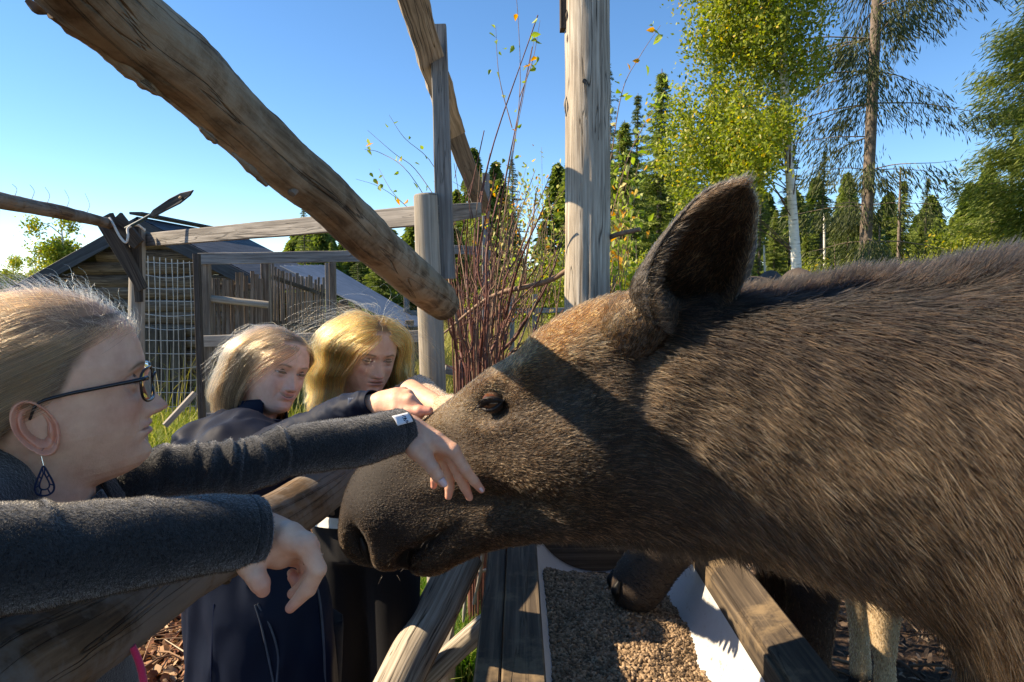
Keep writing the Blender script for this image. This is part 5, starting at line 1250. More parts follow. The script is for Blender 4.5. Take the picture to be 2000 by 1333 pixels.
class Head:
    def __init__(s,pos,psi,pitch,roll,scale=1.0,P_=None):
        s.p=dict(nose=1.0,nosew=1.0,chin=0.0,lipc=(.50,.16,.14),browc=(.20,.13,.08),eyec=(.07,.075,.065),open=1.0,smile=0.0,skin=SKIN_C,brow=1.0,mouthopen=0.0,wide=1.0)
        s.p.update(P_ or {})
        fw=Vector((math.cos(psi),-math.sin(psi),0)); up=Vector((0,0,1)); lf=up.cross(fw)
        M=Matrix((fw,lf,up)).transposed()
        M=M@Matrix.Rotation(pitch,3,'Y')@Matrix.Rotation(roll,3,'X')       # pitch>0 looks down
        s.M=np.array(M)*scale; s.pos=np.array(tuple(pos)); s.scale=scale
    def W(s,L): return np.asarray(L)@s.M.T+s.pos
    def WD(s,L): return unit(np.asarray(L,dtype=float)@s.M.T)
    def base_r(s,phi,z,necklen=.2):
        xf=np.interp(-z,-np.array(Z_),XF); xb=np.interp(-z,-np.array(Z_),XB); w=np.interp(-z,-np.array(Z_),WW)*s.p['wide']
        a=np.where(np.cos(phi)>0,xf-X0,X0-xb); a=np.maximum(a,1e-4); w=np.maximum(w,1e-4)
        n=np.where(np.cos(phi)>0,np.interp(z,[-.11,-.06,0,.06,.113],[1.9,2.15,2.45,2.3,2.0]),2.1)
        r=((np.abs(np.cos(phi))/a)**n+(np.abs(np.sin(phi))/w)**n)**(-1/n)
        # neck
        cx=np.interp(z,[-.30,-.16,-.10,-.02],[-.050,-.034,-.024,-.02])-X0; rn=np.interp(z,[-.30,-.20,-.14,-.06,0,.03],[.054,.052,.050,.050,.040,.0])
        b=cx*np.cos(phi); disc=rn**2-cx**2*np.sin(phi)**2; rk=np.where(disc>0,b+np.sqrt(np.maximum(disc,0)),0)
        r=np.where(z<-.1235,0,r); k=.012; h=np.clip(.5+.5*(r-rk)/k,0,1); return rk*(1-h)+r*h+k*h*(1-h)
    def build(s,zs=None,nphi=260):
        z=np.concatenate([np.linspace(.1128,.03,60),np.linspace(.0295,-.125,230)[0:],np.linspace(-.127,-.215,30)])
        u=np.linspace(-1,1,nphi,endpoint=False); phi=np.pi*(.45*u+.55*u**3)          # denser at the face
        PH,ZZ=np.meshgrid(phi,z); ph,zz=PH.ravel(),ZZ.ravel(); r=s.base_r(ph,zz)
        x=X0+r*np.cos(ph); y=r*np.sin(ph); p=s.p; fr=np.clip(np.cos(ph)*1.6-.2,0,1); ay=np.abs(y)
        g=lambda cy,cz,sy,sz: np.exp(-((ay-cy)/sy)**2-((zz-cz)/sz)**2)
        gm=lambda cz,sy,sz: np.exp(-(y/sy)**2-((zz-cz)/sz)**2)
        nz=np.interp(-zz,[-.016,-.006,.004,.014,.024,.032,.037,.041,.0445,.047,.050],[.0005,.002,.0062,.0115,.0170,.0218,.0242,.0236,.0165,.006,0])*p['nose']
        nw=np.interp(-zz,[-.016,0,.015,.03,.038,.046],[.008,.0075,.0085,.0105,.0125,.0115])*p['nosew']
        dx=nz*np.exp(-(y/nw)**2.0)+.0085*g(.0135,-.0385,.0062,.0065)
        dx+=-.0125*g(.031,.0025,.017,.0105)-.004*g(.014,.004,.008,.012)+.0035*p['brow']*g(.028,.0215,.020,.007)
        dx+=.0055*g(.043,-.026,.016,.014)-.0035*g(.030,-.048,.010,.014)
        sm=p['smile']; lz=zz-sm*.010*(ay/.024)**2
        G2=lambda cz,sy,sz: np.exp(-(y/sy)**4-((lz-cz)/sz)**2)
        mo_=p['mouthopen']
        dx+=.0050*G2(-.0545,.021,.0042)+.0060*G2(-.0655-mo_*.004,.019,.0046)-.0060*G2(-.0600-mo_*.002,.0235,.0014+mo_*.0020)
        dx+=-.0014*gm(-.049,.0035,.005)-.0035*gm(-.0745,.020,.0045)+(.0045+p['chin'])*gm(-.090,.018,.010)
        dx+=.004*sm*g(.036,-.042,.010,.010)
        nlf=ay-np.interp(-zz,[.034,.045,.060,.072],[.018,.024,.030,.032]); dx+=-.0010*(1+.5*abs(sm))*np.exp(-(nlf/.0032)**2)*np.clip((-.032-zz)/.006,0,1)*np.clip((zz+.074)/.010,0,1)
        dx+=-.0012*g(.030,-.0125,.014,.0022)+.0012*g(.030,-.0085,.013,.003)
        x2=x+dx*fr
        # eyelids: shells over the eyeballs with an almond opening
        ec=np.array([.0715,.0312,.0015]); Re=.0142
        dy=ay-ec[1]; dz=zz-ec[2]; rr=Re**2-dy**2-dz**2; lid=np.where(rr>0,ec[0]+np.sqrt(np.maximum(rr,0)),-1)
        blend=np.clip(rr/(Re**2)*2.2,0,1); x3=np.where(lid>0,np.maximum(x2,x2*(1-blend)+np.maximum(lid,x2)*blend),x2)
        tilt=dz-.06*dy; up_=.0042*p['open']*(1-(dy/.0148)**2); lo_=-.0034*(1-(dy/.0148)**2)*min(1,p['open']+.2)
        inside=np.clip(np.minimum(up_-tilt,tilt-lo_)/.0007,0,1)*(np.abs(dy)<.0148)*(fr>0)
        x3=x3-inside*.0075+np.exp(-((tilt-up_-.0055)/.0012)**2)*(-.0012)*(np.abs(dy)<.016)*fr
        V=np.stack([x3,y,zz],-1)
        nzr,nph=len(z),nphi
        col=np.tile(np.array(p['skin'],float),(len(V),1))
        def mx(c,w):
            nonlocal col; w=np.clip(w,0,1)[:,None]; col=col*(1-w)+np.array(c)*w
        mx([.62,.27,.20],(.45*g(.042,-.030,.018,.016)+.5*gm(-.038,.012,.009))*fr)
        mx([.36,.20,.15],(.55*g(.031,-.010,.014,.005)+.4*g(.020,.003,.006,.008))*fr)
        lipm=np.clip(G2(-.0545,.0215,.0036)+G2(-.0655-mo_*.004,.0195,.0042),0,1)**1.3*(ay<.0245)*fr; mx(p['lipc'],lipm*.85)
        mx([.09,.03,.025] if mo_<.3 else [.70,.64,.58],G2(-.0600-mo_*.002,.0215,.0011+mo_*.0018)*fr*(.85))
        if mo_>.3: mx([.12,.04,.035],G2(-.0600-mo_*.0052,.0195,.0011)*fr*.9)
        mx([.06,.03,.025],0.85*g(.0065,-.0458,.0036,.0022)*fr*(V[:,0]>.09))
        bz=.0190+.0035*np.exp(-((ay-.034)/.012)**2)-.004*np.clip((ay-.04)/.012,0,1); mx(p['browc'],1.0*p['brow']*np.exp(-((zz-bz)/.0026)**2)*np.clip((ay-.013)/.006,0,1)*np.clip((.052-ay)/.008,0,1)*fr)
        lash=np.exp(-((tilt-up_)/.0014)**2)*(np.abs(dy)<.0155)*fr; mx([.035,.022,.016],lash*.95)
        mx([.20,.11,.09],np.exp(-((tilt-lo_)/.0010)**2)*(np.abs(dy)<.0145)*fr*.8); mx([.16,.07,.055],inside*.9)
        if 'haircol' in p:
            hm=np.clip((p['hl'](V,ph)+.001)/.014,0,1)[:,None]; col=col*(1-hm)+np.array(p['haircol'])[None]*hm
        i=np.arange(nzr-1)[:,None]; j=np.arange(nph)[None]; j2=(j+1)%nph
        F=np.stack([i*nph+j,(i+1)*nph+j,(i+1)*nph+j2,i*nph+j2],-1).reshape(-1,4)
        top=len(V); V=np.vstack([V,[[0.005,0,.1135]]]); col=np.vstack([col,p.get('haircol',p['skin'])])
        cap=np.array([[top,q,(q+1)%nph,(q+1)%nph] for q in range(nph)])
        s.LV=V; return s.W(V),F,col,cap[:,:3]
    def eyes(s,parent,look=(0,0)):
        for sg in (1,-1):
            c=np.array([.0715,.0312*sg,.0015]); bm=bmesh.new(); bmesh.ops.create_uvsphere(bm,u_segments=28,v_segments=18,radius=.0126*s.scale)
            me=bpy.data.meshes.new('eyeball'); bm.to_mesh(me); bm.free(); co=np.array([v.co[:] for v in me.vertices])
            d=s.WD(np.array([1,look[0],look[1]])); q=unit(co)@d
            col=np.tile([.62,.57,.54],(len(co),1)); col[q>.82]=s.p['eyec']; col[q>.975]=[.01,.01,.01]
            a=me.attributes.new('col','FLOAT_COLOR','POINT'); a.data.foreach_set('color',np.hstack([col,np.ones((len(col),1))]).astype(np.float32).ravel())
            me.polygons.foreach_set('use_smooth',np.ones(len(me.polygons),bool)); me.transform(Matrix.Translation(Vector(s.W(c)))); me.materials.append(M_EYE); link('eyeball',me,parent)
    def push(s,L,off):
        """keep local points at least off outside the skull"""
        ph=np.arctan2(L[:,1],L[:,0]-X0); zz=np.clip(L[:,2],-.29,.1125); r=s.base_r(ph,zz); rr=np.hypot(L[:,1],L[:,0]-X0)
        # distance measured radially around the skull centre for the top
        k=np.maximum(1,(r+off)/np.maximum(rr,1e-5)); out=L.copy(); m=(L[:,2]<.075)
        out[m,0]=X0+(L[m,0]-X0)*k[m]; out[m,1]=L[m,1]*k[m]
        t=~m; c=np.array([-.010,0,.03]); v=L[t]-c; E=np.array([.098,.0755,.0845]); q=np.linalg.norm(v/E,axis=1); k2=np.maximum(1,(1+off[t]/.085)/np.maximum(q,1e-5)); out[t]=c+v*k2[:,None]
        return out
    def ear(s,sg,sc=1.0):
        """outer ear as a relief plate: helix rim, antihelix, concha, tragus and lobe"""
        nu,nv=44,64; V=[];col=[]
        for a in range(nv):
            for b in range(nu):
                th=2*math.pi*a/nv; r=(b/(nu-1))
                cx,cz=math.cos(th),math.sin(th); wd=.0200*(1-.18*(cz<0)*abs(cz)); ht=.0335
                x=-cx*wd*r; z=cz*ht*r+.002; x-=z*.22
                rim=math.exp(-((r-.91)/.065)**2)*1.25*(1-.75*math.exp(-((th%6.283-math.pi*1.0)/.75)**2))*(1 if cz>-.75 else .4)
                anti=math.exp(-((r-.60)/.10)**2)*(1 if cx>-.1 else .1)*.8
                conch=-math.exp(-((r-.22)/.26)**2)*1.25
                trag=math.exp(-((x-.010)/.004)**2-((z+.004)/.007)**2)*1.0
                h=.0050*rim+.0052*anti*math.exp(-((cz-.15)/.75)**2)+.0125*conch+.0055*trag-.0025*math.exp(-((r-.76)/.05)**2)+.0035+(.004 if cz<-.8 else 0)*r
                h*=1-.85*max(0,(r-.94)/.06)
                fl=.010*r*max(0,cx)
                V.append((x-s.p.get('earx',.009),sg*(.070+h+fl),z-s.p.get('earz',.020))); col.append(SKIN_C*(1-.42*max(0,-conch*.8))*np.array([1.05,.80,.74]))
        V=np.array(V)*[1,1,1]; V=np.vstack([V]); i=np.arange(nv)[:,None]; j=np.arange(nu-1)[None]; i2=(i+1)%nv
        F=np.stack([i*nu+j,i2*nu+j,i2*nu+j+1,i*nu+j+1],-1).reshape(-1,4)
        if sg>0: F=F[:,::-1]
        # back side
        Vb=V.copy(); Vb[:,1]-=sg*.004; nV=len(V); rim=np.array([[a*nu+nu-1,((a+1)%nv)*nu+nu-1,((a+1)%nv)*nu+nu-1+nV,a*nu+nu-1+nV] for a in range(nv)])
        F=np.vstack([F,F[:,::-1]+nV,rim]); return s.W(np.vstack([V,Vb])),F,np.vstack([col,col])
m,nt,b,o_=new_mat('human_eye'); at=N(nt,'ShaderNodeAttribute',attribute_name='col'); nt.links.new(at.outputs['Color'],b.inputs['Base Color']); b.inputs['Roughness'].default_value=.08; b.inputs['Specular IOR Level'].default_value=.6; M_EYE=m
M_HAIR=hair_mat('head_hair',rough=.30,radial=.35)
def skin_join(name,parts,parent):
    """parts: (V,F,col); all skin of one person in one mesh"""
    Vs=[];Fa=[];cs=[];o=0
    for V,F,c in parts:
        Vs.append(V); Fa+=[tuple(int(q)+o for q in f) for f in (F.tolist() if hasattr(F,'tolist') else F)]; c=np.asarray(c,float); cs.append(np.tile(c,(len(V),1)) if c.ndim==1 else c); o+=len(V)
    return mesh_obj(name,np.vstack(Vs),Fa,M_HSKIN,parent,attrs={'col':np.vstack(cs)})
def hand_col(V,tips,nails=()):
    c=np.tile(SKIN_C,(len(V),1)); 
    for t in tips:
        w=np.exp(-(np.linalg.norm(V-np.array(t),axis=1)/.020)**2)*.55; c=c*(1-w[:,None])+np.array([.66,.25,.19])*w[:,None]
    return c
def nail(c,along,nrm,w,l,parent):
    """small curved finger nail"""
    c=np.array(c);a=unit(np.array(along,float)); n=np.array(nrm,float); n=unit(n-a*n.dot(a)); b=np.cross(a,n); V=[];F=[]
    for i in range(7):
        for j in range(7):
            u=(i/6-.5)*2; v=(j/6-.5)*2; k=1 if u<.2 else math.sqrt(max(0,1-((u-.2)/.85)**2)); V.append(c+a*u*l+b*v*w*k+n*(-.45*w*v*v*k+.0006-.0006*max(0,abs(u)-.8)))
    F=[(i*7+j,i*7+j+1,(i+1)*7+j+1,(i+1)*7+j) for i in range(6) for j in range(6)]
    o=mesh_obj('finger_nail',np.array(V),F,M_NAIL,parent); md=o.modifiers.new('s','SOLIDIFY'); md.thickness=.0006; md.offset=0
M_NAIL=plain_mat('nail',(.74,.48,.43),rough=.2,var=.08,scale=80,spec=.6)
def fabric(name,col,fuzz=.0,scale=400,rough=.9,bd=.0012,var=.35,sheen=.4,weave=False):
    m=plain_mat(name,col,rough=rough,var=var,scale=scale,bumpd=bd,spec=.15,sheen=sheen); return m
M_FLEECE=fabric('charcoal_fleece',(.017,.018,.019),scale=260,bd=.004,var=.5,sheen=.5)
M_NAVY=fabric('navy_shell',(.004,.008,.021),scale=900,bd=.0004,rough=.62,sheen=0,var=.2)
M_BEIGE=fabric('beige_knit',(.60,.41,.27),scale=320,bd=.004,sheen=.5)
M_BLACK=fabric('black_cloth',(.008,.008,.010),scale=600,bd=.0008,rough=.85,sheen=.05)
M_WHITE=fabric('white_cloth',(.72,.70,.67),scale=600,bd=.0008,rough=.8,sheen=.1,var=.05)
M_PINK=fabric('pink_zip',(.62,.03,.12),scale=600,bd=.001,rough=.6,var=.1)
M_GREYTRIM=plain_mat('grey_trim',(.05,.06,.08),rough=.5)
def sleeve(name,pts,radii,mat,parent,nl=150,ns=72,fold=None,cuff=.0,seed=0,flat=1.0,amp=.0012):
    """cloth tube; fold(t, theta) -> outward displacement; the open cuff turns back inside"""
    C=catmull(pts,nl); r=resample(radii,nl); T,X,Y=frames(C); th=np.linspace(0,2*np.pi,ns,endpoint=False)
    D=X[:,None]*np.cos(th)[None,:,None]+Y[:,None]*np.sin(th)[None,:,None]
    t=np.linspace(0,1,nl); TT_,HH_=np.meshgrid(t,th,indexing='ij'); disp=fold(TT_,HH_) if fold else 0
    V=C[:,None]+D*(r[:,None]+disp)[:,:,None]; Vf=V.reshape(-1,3)
    Vf=Vf+(D.reshape(-1,3))*(vnoise(Vf,28,seed)*amp*2+vnoise(Vf,9,seed+3)*amp*3)[:,None]
    V=Vf.reshape(nl,ns,3)
    rows=[V[k] for k in range(nl)]
    e=V[-1]; c=C[-1]; tdir=T[-1]
    rows+= [c+(e-c)*.97+tdir*.0018, c+(e-c)*.92-tdir*.001, c+(e-c)*.88-tdir*.02, c+(e-c)*.84-tdir*.06]
    V=np.vstack(rows); n=len(rows); i=np.arange(n-1)[:,None]; j=np.arange(ns)[None]; j2=(j+1)%ns
    F=np.stack([i*ns+j,i*ns+j2,(i+1)*ns+j2,(i+1)*ns+j],-1).reshape(-1,4)
    return mesh_obj(name,V,F,mat,parent),V,F
def fuzz(name,V,F,parent,n,col,seed,L=.0035,rad=.00018,cull=None):
    w=np.ones(len(V)) if cull is None else cull+1e-9
    return fur_on(name,V,F,w,np.tile([0,0,-1.0],(len(V),1)),parent,n,lambda p,n_:np.full(len(p),L),lambda p,n_:np.tile(col,(len(p),1)),seed,k=3,rad=rad,lift=1.4,sag=.1,jit=.7)
def cloth_fuse(name,tubes,voxel,mat,parent,folds=None,smooth_it=8):
    parts=[]
    for pts,rad,fl in tubes:
        C=catmull(pts,40); V,F,_=tube_arrays(pts,rad,40,28)
        if fl is not None:                      # fl: (direction, factor) squash
            d=unit(np.array(fl[0],float)); c=np.repeat(C,28,0); q=V-c; V=c+q-d*(q@d)[:,None]*(1-fl[1])
        parts.append((V,F,28))
    o=fuse(name,parts,voxel,lambda v:np.ones((len(v),3)),mat,parent,smooth_it)
    if folds:
        me=o.data; co=np.empty(len(me.vertices)*3,np.float32); me.vertices.foreach_get('co',co); co=co.reshape(-1,3).astype(float)
        nn=np.empty(len(me.vertices)*3,np.float32); me.vertices.foreach_get('normal',nn); nn=nn.reshape(-1,3)
        co=co+nn*folds(co)[:,None]; me.vertices.foreach_set('co',co.astype(np.float32).ravel()); me.update()
    return o
def strands(head,roots,steps,step,dirf,offf,rng,jitter=.002):
    """grow strands from local roots; dirf(points,k,t)->direction, pushed out of the skull"""
    n=len(roots); P_=np.empty((n,steps,3)); P_[:,0]=roots; cur=roots.copy(); off=offf
    st=step if hasattr(step,'__len__') else np.full(n,step)
    for k in range(1,steps):
        d=dirf(cur,k,k/(steps-1)); cur=cur+unit(d)*st[:,None]; cur=head.push(cur,off*min(1,k/3)); P_[:,k]=cur
    return P_
def scalp_roots(n,rng,hairline):
    """random points of the skull above the hairline (local)"""
    out=[]
    c=np.array([-.010,0,.03]); E=np.array([.098,.0755,.0845])
    while sum(len(o) for o in out)<n:
        v=unit(rng.normal(size=(n*2,3))); p=c+v*E; ph=np.arctan2(p[:,1],p[:,0]-X0)
        out.append(p[hairline(p,ph)])
    return np.vstack(out)[:n]
def hm2(p,ph): a=np.abs(ph); return p[:,2]-np.interp(a,[0,.5,.9,1.2,1.45,1.9,3.15],[.078,.074,.064,.040,.010,-.03,-.05])
def hm1(p,ph):
    a=np.abs(ph); return p[:,2]-np.interp(a,[0,.45,.85,1.15,1.35,1.75,2.2,3.15],[.074,.070,.056,.026,-.005,-.012,-.045,-.052])+.006*vnoise(p,60,2)
def soft(f,dens=.010): return lambda p,ph: f(p,ph)>RNG.random(len(p))**2*dens-.002
hline=soft(hm1,.016); hl2=soft(hm2)
def clump(S,rng,ng,w,start=.15):
    n,k,_=S.shape; gi=rng.choice(n,ng,replace=False); kd=KDTree(ng)
    for q,g_ in enumerate(gi): kd.insert(Vector(S[g_,k//2]),q)
    kd.balance(); own=np.array([kd.find(Vector(p))[1] for p in S[:,k//2]]); Gd=S[gi][own]
    t=np.clip((np.linspace(0,1,k)-start)/(1-start),0,1)[None,:,None]*w*rng.uniform(.5,1.1,(n,1,1))
    return S*(1-t)+(Gd+rng.normal(size=(n,1,3))*.0012)*t
def shade(rng,n,base,var=.28,light=None,lf=.2):
    c=np.array(base)[None]*np.exp(rng.normal(size=(n,1))*var); 
    if light is not None: c=np.where(rng.random((n,1))<lf,np.array(light)[None]*np.exp(rng.normal(size=(n,1))*.15),c)
    return np.clip(c**1.55*.95,.01,.95)

# ===== front woman: glasses, ear ring, charcoal fleece
W1=empty('person',(-.68,.98,0),'woman in profile with glasses and charcoal fleece stretching both arms over the rail','person')
H1=Head(P(110,765,.835),R(-30),R(-6),R(0),1.045,dict(nose=1.08,chin=-.0005,haircol=[.17,.11,.065],hl=hm1,earx=.017,earz=.029,open=.62,browc=(.20,.12,.07),lipc=(.52,.22,.20),skin=np.array([.76,.455,.305])))
V,F,col,cap=H1.build(); parts=[(V,F,col),(V,cap,col)]
parts=[(V,[tuple(f) for f in F.tolist()]+[tuple(f) for f in cap.tolist()],col)]
for sg in (-1,1):
    a,b_,c_=H1.ear(sg); parts.append((a,b_,c_))
A_=[P(190,975,.93),P(300,928,.95),P(400,916,.98),P(480,910,1.01),P(560,884,1.05),P(640,870,1.09),P(700,862,1.125),P(786,838,1.20)]
B_=[P(-330,1130,.585),P(-150,1110,.60),P(0,1093,.63),P(130,1079,.665),P(300,1056,.715),P(440,1040,.765),P(503,1037,.79)]
# hand hanging before the muzzle
PA=lambda x,y,d: P(x,y,d*1.14)
hA=[([PA(770,838,1.05),PA(800,845,1.058)],[.022,.022]),([PA(798,835,1.06),PA(850,862,1.05),PA(884,880,1.040)],[.019,.016,.0115]),([PA(798,842,1.062),PA(845,868,1.062),PA(878,886,1.058)],[.021,.018,.0115]),
    ([PA(800,850,1.066),PA(838,876,1.072),PA(868,892,1.073)],[.020,.017,.011]),([PA(800,856,1.07),PA(832,880,1.082),PA(856,896,1.088)],[.019,.015,.010]),([PA(798,856,1.045),PA(815,878,1.033),PA(830,895,1.030)],[.018,.0165,.013])]
fA=[([PA(884,880,1.040),PA(908,917,1.043),PA(926,940,1.050),PA(940,957,1.058)],[.0112,.0090,.0078,.0058]),
    ([PA(878,886,1.058),PA(897,930,1.062),PA(908,952,1.066),PA(917,972,1.070)],[.0112,.0088,.0078,.0060]),
    ([PA(868,892,1.073),PA(878,930,1.078),PA(878,952,1.080),PA(876,970,1.082)],[.0108,.0086,.0076,.0060]),
    ([PA(856,896,1.088),PA(852,925,1.092),PA(849,938,1.093),PA(847,950,1.094)],[.0098,.0076,.0068,.0052]),
    ([PA(826,890,1.030),PA(845,915,1.024),PA(855,930,1.024),PA(864,943,1.026)],[.0130,.0105,.0095,.0072])]
hA=[(c_,[q*1.13 for q in r_]) for c_,r_ in hA]; fA=[(c_,[q*1.13 for q in r_]) for c_,r_ in fA]
HV,HF=make_hand(hA,fA); parts.append((HV,HF,hand_col(HV,[PA(940,957,1.058),PA(917,972,1.07),PA(876,970,1.082),PA(848,950,1.094)])))
hB=[([P(500,1037,.79),P(535,1055,.80)],[.026,.024]),([P(530,1045,.80),P(565,1050,.785),P(598,1062,.775)],[.021,.018,.0125]),([P(532,1052,.81),P(570,1060,.80),P(603,1070,.795)],[.021,.018,.0125]),
    ([P(532,1060,.82),P(572,1072,.818),P(602,1082,.815)],[.020,.017,.0118]),([P(530,1066,.83),P(570,1082,.835),P(597,1095,.832)],[.019,.015,.0108]),([P(520,1065,.79),P(498,1088,.775),P(487,1105,.768)],[.022,.018,.0135]),([P(520,1070,.80),P(545,1085,.80)],[.02,.016])]
fB=[([P(598,1062,.775),P(620,1112,.772),P(602,1150,.776),P(567,1188,.782)],[.0122,.0103,.0094,.0062]),
    ([P(603,1070,.795),P(614,1120,.795),P(592,1148,.797),P(572,1160,.80)],[.0120,.0100,.0090,.0068]),
    ([P(602,1082,.815),P(604,1124,.818),P(584,1142,.818),P(572,1128,.815)],[.0115,.0095,.0085,.0066]),
    ([P(597,1095,.832),P(594,1122,.838),P(580,1132,.838),P(570,1120,.836)],[.0105,.0085,.0075,.0060]),
    ([P(487,1103,.768),P(500,1126,.762),P(508,1140,.762),P(513,1153,.764)],[.0140,.0118,.0112,.0085])]
HV2,HF2=make_hand(hB,fB); parts.append((HV2,HF2,hand_col(HV2,[P(567,1188,.782),P(572,1128,.815),P(513,1153,.764)])))
# arms, trunk and legs under the clothes
def limb(pts,rad): V,F,_=tube_arrays(pts,rad,30,20); return (V,F,SKIN_C)
parts+= [limb(A_[:-1]+[PA(800,845,1.058)],[.030,.030,.028,.026,.024,.022,.020,.020]),limb(B_[1:]+[P(530,1052,.80)],[.030,.028,.027,.025,.024,.022,.021])]
neck=H1.W([-.05,0,-.19]); T1=[neck,(-.66,.86,1.10),(-.70,.90,.95),(-.70,.92,.80)]
parts.append(limb(T1,[.05,.05,.05,.05]))
skin_join('body',parts,W1); H1.eyes(W1,(.02,-.30))
nail(np.array(PA(866,944,1.0150)),np.array(PA(866,944,1.02))-np.array(PA(845,915,1.02)),(0.05,-1,.25),.0062,.0080,W1)
nail(np.array(PA(941,957,1.050)),(.6,.1,-.8),(.5,-.8,.3),.0035,.005,W1)
def foldA(t,h):
    f=0
    for (c,a,w,ph) in [(.24,.0045,.013,.4),(.30,.0055,.014,1.0),(.36,.0055,.012,.7),(.41,.004,.011,1.4),(.47,.004,.014,.9),(.55,.006,.012,.6),(.17,.004,.016,1.1),(.10,.004,.018,.2)]:
        tt=t-c-.022*np.sin(h+ph)-.008*np.sin(2*h+3*ph); f=f+a*.75*np.exp(-(tt/w)**2)*np.clip(.35+.65*np.cos(h-1.2-.9*ph),0,1)-a*.45*np.exp(-((tt-.016)/w)**2)*np.clip(.3+.7*np.cos(h-1.2-.9*ph),0,1)
    return f+.0018*np.sin(11*t*6.28+2*np.sin(h))*np.exp(-((t-.3)/.25)**2)-.0012*np.exp(-((t-.965)/.004)**2)
def radA(): return [.050,.038,.0375,.0395,.0395,.040,.0415,.0385]
_,SV,SF=sleeve('sleeve',A_,radA(),M_FLEECE,W1,nl=260,ns=90,fold=foldA,seed=2)
vA=((vnormals(SV,SF)@np.array([0,-1,.4]))>-.3).astype(float)
fuzz('sleeve_fuzz',SV,SF,W1,36000,[.045,.046,.046],401,L=.0032,rad=.00022,cull=vA)
def foldB(t,h):
    f=.0020*np.sin(5*t*6.28+1.3*np.sin(h)+1)*(1-t)+.003*np.exp(-((t-.62-.03*np.sin(h))/.02)**2)*np.clip(np.cos(h-1.2),0,1)+.004*np.exp(-((t-.42-.02*np.sin(h))/.02)**2)*np.clip(np.cos(h-1.2),0,1)
    return f-.0014*np.exp(-((t-.925)/.004)**2)+.0012*np.exp(-((t-.96)/.02)**2)
_,SV,SF=sleeve('sleeve',B_,[.062,.058,.053,.050,.0455,.042,.0395],M_FLEECE,W1,nl=220,ns=100,fold=foldB,seed=5)
fuzz('sleeve_fuzz',SV,SF,W1,60000,[.045,.046,.046],402,L=.0030,rad=.00018,cull=((vnormals(SV,SF)@np.array([0,-1,.5]))>-.3).astype(float))
# fleece top: shoulders, chest, collar
def npt(p,z): return np.array([p[0],p[1],z])
shL=np.array(P(190,975,.93)); shR=np.array(P(-330,1130,.585)); mid=(shL+shR)/2
nf=lambda c: vnoise(c*np.array([1,1,.6]),13,4)*.008+vnoise(c,30,6)*.002
cloth_fuse('fleece_top',[([mid+np.array([-.05,.04,.02]),mid+np.array([-.06,.07,-.12]),np.array([-.66,.93,.98]),np.array([-.67,.95,.80])],[.10,.125,.12,.13],((1,0,0),.85)),
    ([shL+np.array([.02,-.01,-.01]),mid+np.array([-.04,.02,.02]),shR+np.array([.02,0,0])],[.052,.085,.060],None)],.007,M_FLEECE,W1,folds=nf)
cn=H1.W([-.035,0,-.165]); ax=H1.WD([-.1,0,1])
def collar(c,ax,r0,r1,h,mat,parent,fw,seed=0,open_=.5,nm='collar',wav=.006,thick=.004):
    ax=unit(np.array(ax)); fw=np.array(fw); fw=unit(fw-ax*fw.dot(ax)); lf=np.cross(ax,fw); V=[];nh,na=16,80
    for i in range(nh):
        for j in range(na):
            a=open_*.5+(2*math.pi-open_)*j/(na-1); t=i/(nh-1); rr=r0*(1-t)+r1*t+wav*math.sin(3*a+seed)*t; V.append(c+ax*(h*t+.006*math.sin(2*a+seed)*t)+(fw*math.cos(a)*1.08+lf*math.sin(a))*rr)
    i=np.arange(nh-1)[:,None]; j=np.arange(na-1)[None]; F=np.stack([i*na+j,i*na+j+1,(i+1)*na+j+1,(i+1)*na+j],-1).reshape(-1,4)
    o=mesh_obj(nm,np.array(V),F,mat,parent); md=o.modifiers.new('s','SOLIDIFY'); md.thickness=thick; return o
collar(cn-ax*.030,ax,.080,.064,.062,M_FLEECE,W1,H1.WD([1,0,0]),1,.35)
p=np.array(P(165,957,.845)); tube('zip_pull',[p+np.array([-.012,.0,-.004]),p,p+np.array([.012,0,.008])],[.003,.0045,.002],M_PINK,W1,nl=10,ns=8,rough=.0006,rs=200)
tube('zip',[P(258,1262,.86),P(272,1295,.865),P(280,1333,.87),P(283,1400,.88)],[.0045,.0052],M_PINK,W1,nl=40,ns=10,rough=.0004,rs=300)
cloth_fuse('trousers',[([(-.66,.86,.84),(-.67,.84,.5),(-.69,.82,.1)],[.085,.065,.055],None),([(-.67,1.03,.84),(-.68,1.04,.5),(-.70,1.04,.1)],[.085,.065,.055],None)],.009,M_BLACK,W1)
for y in (.82,1.04): tube('shoe',[(-.74,y,.05),(-.66,y,.055),(-.57,y,.04)],[.04,.045,.035],M_DARK,W1,nl=12,ns=14)
